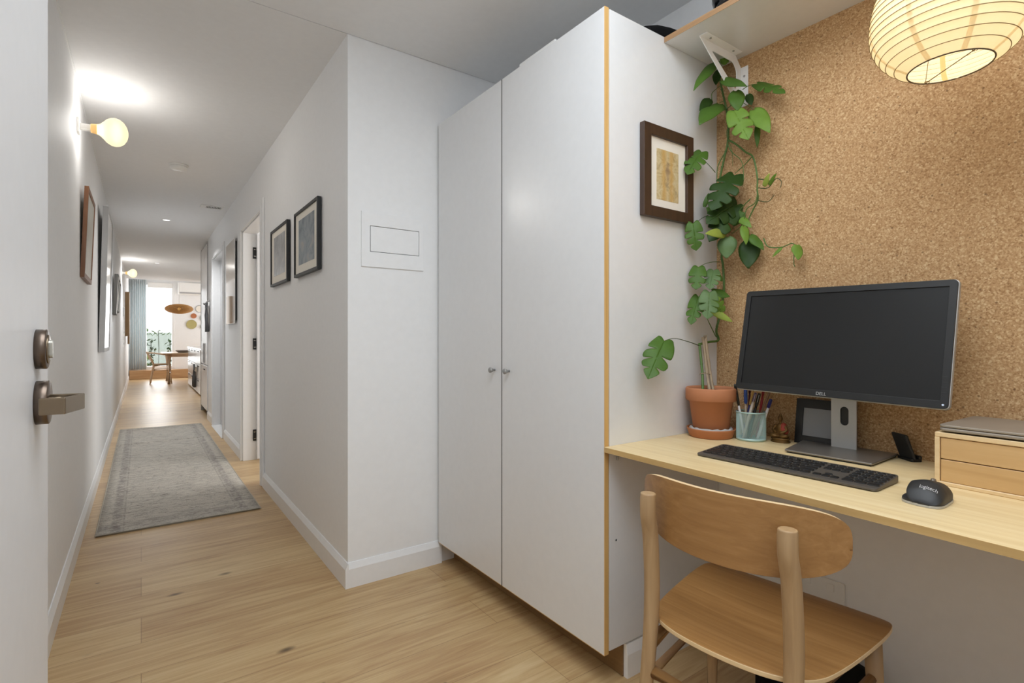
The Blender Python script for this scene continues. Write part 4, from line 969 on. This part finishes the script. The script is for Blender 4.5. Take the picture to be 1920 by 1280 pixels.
def text(body, size, mat, name, parent, Mx, world=True):
    cu = bpy.data.curves.new(name, 'FONT'); cu.body = body; cu.size = size; cu.extrude = .0002; cu.align_x = 'CENTER'; cu.align_y = 'CENTER'
    tmp = bpy.data.objects.new('tmp', cu); C.objects.link(tmp)
    dg = bpy.context.evaluated_depsgraph_get(); me = bpy.data.meshes.new_from_object(tmp.evaluated_get(dg))
    bpy.data.objects.remove(tmp); me.transform(Mx); me.materials.clear(); me.materials.append(mat)
    o = bpy.data.objects.new(name, me); C.objects.link(o); o.parent = parent
    if world: o.matrix_parent_inverse = world_of(parent).inverted()
    return o
# monitor
t = thing('monitor', 'black widescreen monitor on a silver stand in front of the cork panel', 'monitor', (1.665, .70, ZD))
b = B(); prism(b, [(1.557, .798), (1.566, .573), (1.764, .577), (1.766, .842), (1.70, .844)][:1] + [(1.566, .573), (1.761, .577), (1.762, .838)], 'Z', ZD + .004, ZD + .0105); obj('stand_base', b, M['gunmetal'], t, bevel=.003)
b = B(); prism(b, [(1.562, .793), (1.571, .579), (1.757, .583), (1.758, .832)], 'Z', ZD, ZD + .004); obj('base_pad', b, M['black'], t)
b = B()
hole = rrect(.023, .056, .0115, 8, .700, .866); n = len(hole)
nk = rrect(.069, .25, .003, 8, .702, .893)
ring_prism(b, nk, hole, 'X', 1.714, 1.7185); obj('stand_neck', b, M['alu'], t)
b = B(); prism(b, rrect(.060, .235, .003, 3, .702, .893), 'X', 1.7188, 1.732); nb_ = obj('neck_rear', b, M['dark'], t)
tl = math.atan2(.065, .34)
ctr = V(1.618, .6936, 1.0901)
Mm = Matrix.Translation(ctr) @ Matrix(((0, math.cos(tl), math.sin(tl), 0), (-1, 0, 0, 0), (0, -math.sin(tl), math.cos(tl), 0), (0, 0, 0, 1))) @ Matrix.Rotation(math.radians(.9), 4, 'Y')
def pm(nm, b, m, par=t, bevel=None):
    bmesh.ops.transform(b, matrix=Mm, verts=b.verts); return obj(nm, b, m, par, bevel=bevel)
MW, MH = .556, .327
b = B(); prism(b, rrect(MW, MH, .012, 6), 'Y', .003, .017); hs = pm('housing', b, M['alu'], bevel=.002)
b = B(); prism(b, rrect(.13, .12, .02, 6), 'Y', .017, .060); pm('rear_mount', b, M['dark'])
b = B(); ring_prism(b, rrect(MW - .0035, MH - .0035, .0105, 6), rrect(MW - .036, MH - .040, .001, 6, 0, .001), 'Y', -.003, .0035); bz = pm('bezel', b, M['black'], bevel=.0007)
b = B(); prism(b, rrect(MW - .034, MH - .038, .001, 2, 0, .001), 'Y', .0005, .003); pm('screen', b, M['screen'])
b = B()
for k in range(4): prism(b, rrect(.010, .0018, .0006, 2, MW / 2 - .0115, -.083 - .013 * k), 'Y', -.0036, -.0028)
pm('menu_button', b, M['dark'], bz)
b = B(); prism(b, rrect(.0048, .0048, .0023, 5, MW / 2 - .0115, -MH / 2 + .0115), 'Y', -.0042, -.0028); pm('power_button', b, flat('button light', '#c9d3e6', .3, emit='#d8e4ff', es=.08), bz)
text('DELL', .0125, M['alu'], 'logo', bz, Mm @ Matrix.Translation((-.013, -.0033, -MH / 2 + .0095)) @ Matrix.Rotation(PI / 2, 4, 'X'))

# photo frame behind the stand
t = thing('photo_frame', 'black photo frame leaning behind the monitor stand', 'photo frame', (1.735, .76, ZD))
sh = Matrix.Identity(4); sh[0][2] = .13
def pf(nm, b, m):
    bmesh.ops.transform(b, matrix=Matrix.Translation((1.738, .793, ZD)) @ sh, verts=b.verts); return obj(nm, b, m, t)
b = B(); ring_prism(b, [(-.078, 0), (.066, 0), (.066, .142), (-.078, .142)], [(-.056, .026), (.044, .026), (.044, .114), (-.056, .114)], 'X', 0, .013); pf('frame', b, M['black'])
b = B(); box(b, .004, .011, -.056, .044, .026, .114); pf('photo', b, flat('pale photo', '#8d8f92', .3))
# figurine
t = thing('seated_figurine', 'small brass seated figurine in a red robe beside the photo frame', 'figurine', (1.704, .886, ZD))
def ell(b, c, r, rot=0):
    b2 = B(); bmesh.ops.create_uvsphere(b2, u_segments=14, v_segments=10, radius=1)
    bmesh.ops.transform(b2, matrix=Matrix.Translation(c) @ Matrix.Rotation(rot, 4, 'X') @ Matrix.Diagonal((*r, 1)), verts=b2.verts)
    for f in b2.faces: f.smooth = True
    merge(b, b2)
fx, fy = 1.704, .886
b = B()
ell(b, (fx, fy, ZD + .021), (.019, .028, .009)); ell(b, (fx - .012, fy + .016, ZD + .022), (.010, .016, .007), .2); ell(b, (fx - .012, fy - .016, ZD + .022), (.010, .016, .007), -.2)
ell(b, (fx, fy, ZD + .043), (.011, .014, .020)); ell(b, (fx, fy, ZD + .068), (.0045, .0045, .008)); ell(b, (fx - .001, fy, ZD + .077), (.0085, .0075, .0098)); ell(b, (fx, fy, ZD + .088), (.004, .004, .005))
ell(b, (fx - .0092, fy, ZD + .0765), (.0018, .0014, .002))
tube(b, catmull([(fx, fy + .013, ZD + .056), (fx - .004, fy + .021, ZD + .040), (fx - .013, fy + .008, ZD + .031)], 4), [.0055, .0042], 8); tube(b, catmull([(fx, fy - .013, ZD + .056), (fx - .004, fy - .021, ZD + .040), (fx - .013, fy - .006, ZD + .031)], 4), [.0055, .0042], 8)
for s in (-1, 1): ell(b, (fx, fy + s * .0075, ZD + .076), (.0015, .0012, .004))
o = obj('body', b, M['statue'], t); md = o.modifiers.new('join', 'REMESH'); md.mode = 'VOXEL'; md.voxel_size = .0012; md.use_smooth_shade = True
b = B(); lathe(b, [(0, 0), (.024, 0), (.026, .003), (.021, .007), (.025, .011), (.024, .015), (0, .015)], 0, 0, 24); bmesh.ops.transform(b, matrix=Matrix.Translation((fx, fy, ZD)) @ Matrix.Diagonal((.9, 1.2, 1, 1)), verts=b.verts); obj('plinth', b, M['statue'], t)
b = B(); ell(b, (fx + .002, fy - .009, ZD + .046), (.0125, .011, .018)); ell(b, (fx + .001, fy - .016, ZD + .038), (.010, .009, .013)); o = obj('robe', b, M['robe'], t); md = o.modifiers.new('join', 'REMESH'); md.mode = 'VOXEL'; md.voxel_size = .0012; md.use_smooth_shade = True
# black charging stand to the right of the monitor foot
t = thing('phone_stand', 'small black tilted phone stand behind the monitor foot', 'phone stand', (1.739, .552, ZD), math.atan2(-.8, -.6))
# local x: along the plate towards the camera; local -y: the side seen in the room
b = B(); prism(b, rrect(.058, .030, .006, 4, 0, .008), 'Z', 0, .008); obj('foot', b, M['black'], t, world=False, bevel=.0015)
b = B(); rbox(b, -.029, .029, -.004, .004, 0, .072, .0035, 2); bmesh.ops.transform(b, matrix=Matrix.Translation((0, .004, .006)) @ Matrix.Rotation(math.radians(20), 4, 'X'), verts=b.verts); obj('back_plate', b, M['dark'], t, world=False)
b = B(); rbox(b, -.029, .029, .012, .022, .006, .017, .003, 2); obj('lip', b, M['black'], t, world=False)
# bamboo drawer box with the laptop on it
t = thing('drawer_box', 'bamboo box of two flat drawers on the right of the desk', 'drawer box', (1.507, .424, ZD), math.radians(-2.5))
# local: x into the desk, y along -Y from the left corner
DB = .122; LW = .36; DP = .235
b = B(); rbox(b, 0, DP, -LW, 0, DB - .011, DB, .0015, 1); rbox(b, 0, DP, -LW, 0, 0, .009, .0015, 1); obj('case_top_and_floor', b, M['bamboxpale'], t, world=False)
b = B(); rbox(b, 0, DP, -.0095, 0, .009, DB - .011, .001, 1); rbox(b, 0, DP, -LW, -LW + .0095, .009, DB - .011, .001, 1); box(b, DP - .006, DP, -LW + .0095, -.0095, .009, DB - .011); obj('case_sides', b, M['bamboxpale'], t, world=False)
for z0, z1 in ((.0095, .0595), (.0615, DB - .0125)):
    b = B(); rbox(b, .003, DP - .008, -LW + .0108, -.0108, z0, z1, .001, 1); obj('drawer', b, M['bambox'], t, world=False)
t = thing('laptop', 'closed grey laptop lying on the bamboo drawer box', 'laptop', (1.505, .417, ZD + DB), math.radians(-2))
b = B(); prism(b, rrect(.235, .35, .014, 5, .1175, -.175), 'Z', .0035, .0115); obj('base', b, M['laptop'], t, world=False, bevel=.0025)
b = B(); prism(b, rrect(.235, .35, .014, 5, .1175, -.175), 'Z', .0125, .0185); obj('lid', b, M['laptop'], t, world=False, bevel=.0018)
b = B()
for x in (.03, .2):
    for y in (-.03, -.32): lathe(b, [(.008, 0), (.008, .004)], x, y, 14)
obj('rubber_foot', b, M['black'], t, world=False)
# mouse
t = thing('computer_mouse', 'black wireless mouse with a pale base strip on the desk', 'mouse', (1.335, .385, ZD), math.radians(-90 + 2))
# local: x to the right, y forwards (away from the chair)
b = B(); ns = 26; ML = .108
def msect(y):      # y 0..1 from the palm to the buttons
    e = max(.0, 1 - abs(2 * y - 1) ** 5) ** .5; e = max(e, .12)
    h = .044 * (math.sin(PI * (.14 + .62 * y)) ** 1.0 if y < .5 else (.95 - .62 * (y - .5) ** 1.4 * 1.1)); h *= (.35 + .65 * min(1, y / .16) ** .6) if y < .16 else 1
    wing = .037 * e * (1 - .10 * y) + .003 * math.exp(-((y - .3) / .25) ** 2); waist = .0275 * (.4 + .6 * e) + .003 * math.exp(-((y - .85) / .15) ** 2); ridge = .0295 * (.3 + .7 * e) + .0075 * math.exp(-((y - .92) / .16) ** 2)
    r = .033 * (.35 + .65 * e)
    return catmull([(-wing, .003, 0), (-wing * .985, .0075 + .02 * h, 0), (-(waist + (wing - waist) * .35), .26 * h + .004, 0), (-waist, .52 * h, 0), (-ridge, .82 * h, 0), (-ridge * .45, .985 * h, 0), (.1 * r, h, 0), (.62 * r, .87 * h, 0), (.93 * r, .55 * h, 0), (r, .22 * h + .003, 0), (.97 * r, .003, 0)], 4), wing, r
rows_ = []; o_ = []; q_ = []
for i in range(ns + 1):
    y = i / ns; P_, wg, rr_ = msect(y); rows_.append([b.verts.new((p.x, (y - .5) * ML, p.y + .0015)) for p in P_])
    o_.append((-wg - .0006, (y - .5) * ML)); q_.append((rr_ + .0006, (y - .5) * ML))
nt = len(rows_[0]) - 1
for i in range(ns):
    for j in range(nt): b.faces.new((rows_[i][j], rows_[i][j + 1], rows_[i + 1][j + 1], rows_[i + 1][j])).smooth = True
    b.faces.new((rows_[i][0], rows_[i + 1][0], rows_[i + 1][nt], rows_[i][nt]))
b.faces.new(rows_[0]); b.faces.new(rows_[-1][::-1]); mb = obj('body', b, M['dark'], t, world=False)
b = B(); prism(b, o_ + q_[::-1], 'Z', .0006, .0052); obj('base_strip', b, M['alu'], t, world=False)
b = B(); lathe(b, [(0, -.004), (.0085, -.0035), (.0095, 0), (.0085, .0035), (0, .004)], 0, 0, 20, axis='X'); bmesh.ops.transform(b, matrix=Matrix.Translation((0, .030, .034)), verts=b.verts); obj('scroll_wheel', b, M['gunmetal'], t, world=False)
ltm = Matrix.Translation((-.004, -.034, .0355)) @ Matrix.Rotation(math.radians(38), 4, 'X')
from mathutils.bvhtree import BVHTree
bv = BVHTree.FromPolygons([v.co.copy() for v in mb.data.vertices], [tuple(p.vertices) for p in mb.data.polygons])
lg = text('logitech', .0098, flat('logo print', '#e8e8e8', .5), 'logo', mb, Matrix.Translation((.007, -.030, .08)) @ Matrix.Diagonal((1, 1.35, 1, 1)), world=False)
for v in lg.data.vertices:
    hit = bv.ray_cast(V(v.co.x, v.co.y, .2), V(0, 0, -1))[0]
    v.co.z = (hit.z if hit else .03) + .0003
# double socket low on the wall under the desk
t = thing('wall_socket', 'white double power socket low on the wall under the desk', 'wall socket', (XW, .80, .29))
b = B(); prism(b, rrect(.15, .115, .006, 4, .80, .278), 'X', XW - .009, XW - .0005); obj('plate', b, M['white'], t, bevel=.0015)
for y in (.765, .835):
    b = B()
    for dy, dz in ((-.006, .008), (.006, .008), (0, -.006)): box(b, XW - .0095, XW - .0088, y + dy - .0012, y + dy + .0012, .262 + dz - .004 - .03, .262 + dz + .004 - .03)
    obj('pin_slots', b, M['dark'], t)
    b = B(); rbox(b, XW - .0125, XW - .0088, y - .011, y + .011, .300, .324, .001, 1); obj('switch', b, M['white'], t)
t = thing('floor_bag', 'black soft bag on the floor under the desk behind the chair', 'bag', (1.6, .72, 0))
b = B(); rbox(b, 1.47, 1.72, .60, .86, .001, .165, .05, 4); obj('bag_body', b, M['blackfabric'], t)
b = B(); tube(b, catmull([(1.50, .80, .15), (1.47, .77, .19), (1.47, .72, .20), (1.47, .67, .19), (1.50, .65, .15)], 6), .009, 8); obj('handle', b, M['blackfabric'], t)

# ================================================================== desk chair
t = thing('desk_chair', 'pale oak chair with a curved plywood back at the desk', 'chair', (1.152, .6627, 0), .1072)
def rear(s):
    P = catmull([(-.232, s * .168, 0), (-.205, s * .160, .22), (-.184, s * .1545, .40), (-.176, s * .1535, .52), (-.184, s * .152, .64), (-.2005 + .004, s * .1505, .70), (-.2025 + .006, s * .1500, .748)], 6)
    n = len(P); b = B(); tube(b, P, [(.0125 + .0055 * min(1, i / (n * .45))) * (1 if i < n - 2 else .96) for i in range(n)], 16, squash=(1, 1)); return b
def xb(y): return -.2028 + .018 + .3194 - math.sqrt(.3194 ** 2 - y * y)
for s in (1, -1): obj('rear_leg', rear(s), M['oakz'], t, world=False, bevel=.003)
for s in (1, -1):
    b = B(); tube(b, [(.20, s * .205, 0), (.187, s * .196, .25), (.175, s * .19, .437)], [.0125, .0165, .0185], 16); obj('front_leg', b, M['oakz'], t, world=False)
# bent plywood backrest
b = B(); nu, nv = 44, 22; hw_ = .2235; zc = .7085; hz = .074
def bshape(u, v):
    """unit square to rounded outline: y and z"""
    top_r, bot_r = 5.2, 3.0
    y = u * hw_
    e = 4.5 if v > 0 else 2.9
    lim = (1 - abs(u) ** e) ** (1 / e)
    z = zc + v * hz * lim + (.0 if v < 0 else -.004 * u * u)
    return y, z
F = []; K = []
for i in range(nu + 1):
    u_ = math.sin(PI / 2 * (2 * i / nu - 1)); rowf = []; rowk = []
    for j in range(nv + 1):
        v_ = math.sin(PI / 2 * (2 * j / nv - 1)); y, z = bshape(u_ * .9995, v_)
        x = xb(y); nx_ = math.sqrt(.3194 ** 2 - y * y) / .3194; ny_ = -y / .3194; th2 = .0055
        rowf.append(b.verts.new((x + nx_ * th2, y + ny_ * th2, z))); rowk.append(b.verts.new((x - nx_ * th2, y - ny_ * th2, z)))
    F.append(rowf); K.append(rowk)
for i in range(nu):
    for j in range(nv):
        for G, fl_ in ((F, 0), (K, 1)):
            q = (G[i][j], G[i + 1][j], G[i + 1][j + 1], G[i][j + 1]); f = b.faces.new(q if fl_ else q[::-1]); f.smooth = True
for i in range(nu):
    for j in (0, nv): b.faces.new((F[i][j], F[i + 1][j], K[i + 1][j], K[i][j])).material_index = 1
for j in range(nv):
    for i in (0, nu):
        try: b.faces.new((F[i][j], F[i][j + 1], K[i][j + 1], K[i][j])).material_index = 1
        except ValueError: pass
bmesh.ops.remove_doubles(b, verts=b.verts, dist=.00003)
obj('backrest', b, [M['oak'], M['bamboxpale']], t, world=False)
# dished seat
pts = [(-.2005, 0), (-.192, .09), (-.165, .15), (-.125, .182), (-.03, .203), (.12, .222), (.205, .2254), (.237, .205), (.2445, .13), (.2445, 0)]
pts = pts + [(x, -y) for x, y in pts[-2:0:-1]]
for _ in range(3): pts = [q for i in range(len(pts)) for q in ((pts[i][0] * .75 + pts[(i + 1) % len(pts)][0] * .25, pts[i][1] * .75 + pts[(i + 1) % len(pts)][1] * .25), (pts[i][0] * .25 + pts[(i + 1) % len(pts)][0] * .75, pts[i][1] * .25 + pts[(i + 1) % len(pts)][1] * .75))]
b = B(); R_ = []
def sz(x, y): return .4526 - .010 * math.exp(-((x + .01) / .13) ** 2 - (y / .15) ** 2) + .006 * max(0, (-.1 - x) / .1) - .008 * max(0, (x - .19) / .05) ** 2
for f in (1, .96, .8, .6, .4, .2): R_.append([b.verts.new((x * f + .02 * (1 - f), y * f, sz(x * f + .02 * (1 - f), y * f))) for x, y in pts])
n = len(pts)
for a in range(len(R_) - 1):
    for i in range(n): b.faces.new((R_[a][i], R_[a][(i + 1) % n], R_[a + 1][(i + 1) % n], R_[a + 1][i])).smooth = True
c_ = b.verts.new((.02, 0, sz(.02, 0)))
for i in range(n): b.faces.new((R_[-1][i], R_[-1][(i + 1) % n], c_)).smooth = True
Lw = [b.verts.new((x, y, sz(x, y) - .011)) for x, y in pts]; Lw2 = [b.verts.new((x * .9, y * .9, sz(x, y) - .013)) for x, y in pts]
for i in range(n): b.faces.new((R_[0][i], Lw[i], Lw[(i + 1) % n], R_[0][(i + 1) % n])).material_index = 1; b.faces.new((Lw[i], Lw2[i], Lw2[(i + 1) % n], Lw[(i + 1) % n]))
b.faces.new(Lw2)
obj('seat', b, [M['oak'], M['bamboxpale']], t, world=False, bevel=.002)
for s in (1, -1):
    b = B(); tube(b, [(-.178, s * .153, .402), (.172, s * .186, .408)], .0115, 12, squash=(.8, 2.1)); obj('side_rail', b, M['oakx'], t, world=False)
    b = B(); tube(b, [(-.186, s * .155, .325), (.180, s * .192, .335)], .0115, 12, squash=(.9, 1.1)); obj('side_stretcher', b, M['oakx'], t, world=False)
b = B(); tube(b, [(-.184, .155, .338), (-.184, -.155, .338)], .0145, 14, squash=(1, 1.0)); obj('rear_stretcher', b, M['oak'], t, world=False)
b = B(); tube(b, [(.174, .188, .402), (.174, -.188, .402)], .0115, 12, squash=(.8, 2.0)); obj('front_rail', b, M['oak'], t, world=False)

# ================================================================== paper lantern over the desk
lx, ly, lz = 1.434, .377, 1.688          # centre of the bottom opening
t = thing('paper_lantern', 'cream ribbed paper lantern hanging over the right of the desk', 'pendant lamp', (lx, ly, lz))
def lr(z):     # radius at height z above the opening
    wz = .105
    if z <= wz: k = (wz - z) / wz * .86; return .1455 * math.sqrt(max(0, 1 - k * k))
    k = (z - wz) / .185; return .1455 * math.sqrt(max(0.09, 1 - k * k * .93))
NR = 20; HT = .285
b = B(); prof = []
for k in range(NR * 4 + 1):
    z = HT * k / (NR * 4); r = lr(z); ph = (k % 4) / 4; prof.append((r - .0022 * math.sin(PI * ph), z))
lathe_open(b, prof, 0, 0, 72); obj('shade', b, M['paper'], t, world=False)
b = B()
for k in range(1, NR): z = HT * k / NR; r = lr(z) + .0004; tube(b, [(r * math.cos(2 * PI * j / 64), r * math.sin(2 * PI * j / 64), z) for j in range(65)], .00085, 5, caps=False)
obj('rib_wire', b, M['wire'], t, world=False)
b = B()
for a0 in [math.radians(x) for x in (20, 72, 120, 168, 212, 262, 315)]:
    wd = .010
    pr = []
    for k in range(41):
        z = HT * k / 40; r = lr(z) - .0026; da = wd / max(r, .05) / 2; pr.append([b.verts.new((r * math.cos(a0 + da * q), r * math.sin(a0 + da * q), z)) for q in (-1, 0, 1)])
    for k in range(40):
        for q in range(2): b.faces.new((pr[k][q], pr[k][q + 1], pr[k + 1][q + 1], pr[k + 1][q])).smooth = True
obj('paper_seam', b, M['paperseam'], t, world=False)
b = B(); r0 = lr(0); tube(b, [(r0 * math.cos(2 * PI * j / 48), r0 * math.sin(2 * PI * j / 48), 0) for j in range(49)], .0016, 6, caps=False)
obj('hoop', b, M['wiredark'], t, world=False); b = B(); r1 = lr(HT); tube(b, [(r1 * math.cos(2 * PI * j / 32), r1 * math.sin(2 * PI * j / 32), HT) for j in range(33)], .0016, 6, caps=False); obj('hoop', b, M['wiredark'], t, world=False)
b = B(); a0 = math.radians(50)
pA = V(r0 * math.cos(a0), r0 * math.sin(a0), .001); pB = -pA + V(0, 0, .002)
tube(b, [pA, pB], .0011, 6)
for p_ in (pA, pB): tube(b, [p_ * .93 + V(.007 * math.cos(2 * PI * j / 12), .004 * math.sin(2 * PI * j / 12), 0) for j in range(13)], .0008, 5, caps=False)
tube(b, [pA, V(pA.x * .62, pA.y * .62, .14), V(0, 0, HT - .01)], .0007, 5); tube(b, [pB, V(pB.x * .62, pB.y * .62, .14), V(0, 0, HT - .01)], .0007, 5)
tube(b, [(-r1, 0, HT), (r1, 0, HT)], .0012, 6); obj('stretcher_wire', b, M['wire'], t, world=False)
b = B(); lathe(b, [(.0, .17), (.018, .178), (.026, .195), (.024, .212), (.014, .232), (.0125, .245)], 0, 0, 20); obj('bulb', b, M['bulb'], t, world=False)
b = B(); lathe(b, [(.016, .240), (.017, .243), (.017, .285), (.010, .298), (.003, .302)], 0, 0, 20); obj('lamp_holder', b, M['white'], t, world=False)
b = B(); tube(b, [(0, 0, .30), (0, 0, CEIL - lz - .02)], .003, 8); obj('cord', b, M['white'], t, world=False)
b = B(); lathe(b, [(.01, CEIL - lz - .04), (.045, CEIL - lz - .012), (.047, CEIL - lz - .001)], 0, 0, 24); obj('ceiling_rose', b, M['white'], t, world=False)

# ================================================================== light
def lamp(name, typ, loc, power, col=(1, 1, 1), size=.1, size2=None, rot=None, look=None, spread=None):
    L = bpy.data.lights.new(name, typ); L.energy = power; L.color = col
    if typ == 'AREA':
        L.size = size
        if size2: L.shape = 'RECTANGLE'; L.size_y = size2
        if spread: L.spread = spread
    else: L.shadow_soft_size = size
    if typ == 'SPOT': L.spot_size = math.radians(130); L.spot_blend = .8
    o = bpy.data.objects.new(name, L); C.objects.link(o); o.location = loc
    if look is not None: o.rotation_euler = (Vector(look) - Vector(loc)).to_track_quat('-Z', 'Y').to_euler()
    elif rot: o.rotation_euler = rot
    return o
WARM = (1, .90, .74); SOFT = (1, .98, .955); DAY = (.97, .985, 1)
lamp('globe_light_near', 'POINT', (XL + .145, 3.56, 2.213), 10, SOFT, .07)
lamp('globe_light_far', 'POINT', (XL + .145, 11.06, 2.203), 10, SOFT, .07)
lamp('lantern_light', 'POINT', (lx, ly, lz + .155), 2.1, (1, .955, .89), .035)
for y in (7.12, 11.33): lamp('downlight_lamp', 'SPOT', (.232, y, CEIL - .012), 85, DAY, .03, rot=(0, 0, 0))
lamp('pendant_light', 'POINT', (.76, 15.2, 1.81), 3, WARM, .04)
lamp('window_daylight', 'AREA', (.245, 17.5, 1.45), 40, DAY, .9, 2.2, look=(.245, 10, .9))
lamp('unseen_side_fill', 'AREA', (4.15, 15.9, 1.4), 48, (.91, .94, 1), 1.8, 2.4, look=(0, 15.9, 1.2))  # added area lamp, stands in for an unseen side window
lamp('bedroom_fill', 'AREA', (2.9, 4.2, 1.6), 50, DAY, 2.0, 1.6, look=(.7, 4.6, 1.1))  # fill lamp added inside the room, which has no window
lamp('entry_fill', 'AREA', (.52, .46, 2.43), 27, (.85, .925, 1), 1.2, 1.15, rot=(0, 0, 0))  # soft overhead fill added above the entry, no fitting there
lamp('corridor_fill', 'AREA', (.35, -.95, 2.41), 18, (.80, .90, 1), 1.4, .8, rot=(0, 0, 0))  # added fill behind the camera, shining in by the doorway
w = bpy.data.worlds.new('sky'); bpy.context.scene.world = w; w.use_nodes = True
nt = w.node_tree; bg = nt.nodes['Background']; bg.inputs['Color'].default_value = (.93, .96, .95, 1); bg.inputs['Strength'].default_value = 1.5

# ================================================================== camera and view
cam = bpy.data.cameras.new('camera'); co = bpy.data.objects.new('camera', cam); C.objects.link(co)
F = 980.2
cam.sensor_fit = 'HORIZONTAL'; cam.sensor_width = 36; cam.lens = 36 * F / 1920
cam.shift_y = -(640 - 633.1) / 1920
cam.clip_start = .02; cam.clip_end = 100
co.location = (0, 0, 1.1); co.rotation_euler = (PI / 2, 0, -math.radians(35.3435))
sc = bpy.context.scene; sc.camera = co
sc.view_settings.view_transform = 'Standard'; sc.view_settings.look = 'None'; sc.view_settings.exposure = 0; sc.view_settings.gamma = 1
sc.view_settings.use_curve_mapping = False
sc.cycles.use_denoising = True; sc.cycles.max_bounces = 10; sc.cycles.diffuse_bounces = 6; sc.cycles.transmission_bounces = 6
sc.cycles.caustics_reflective = False; sc.cycles.sample_clamp_indirect = 6
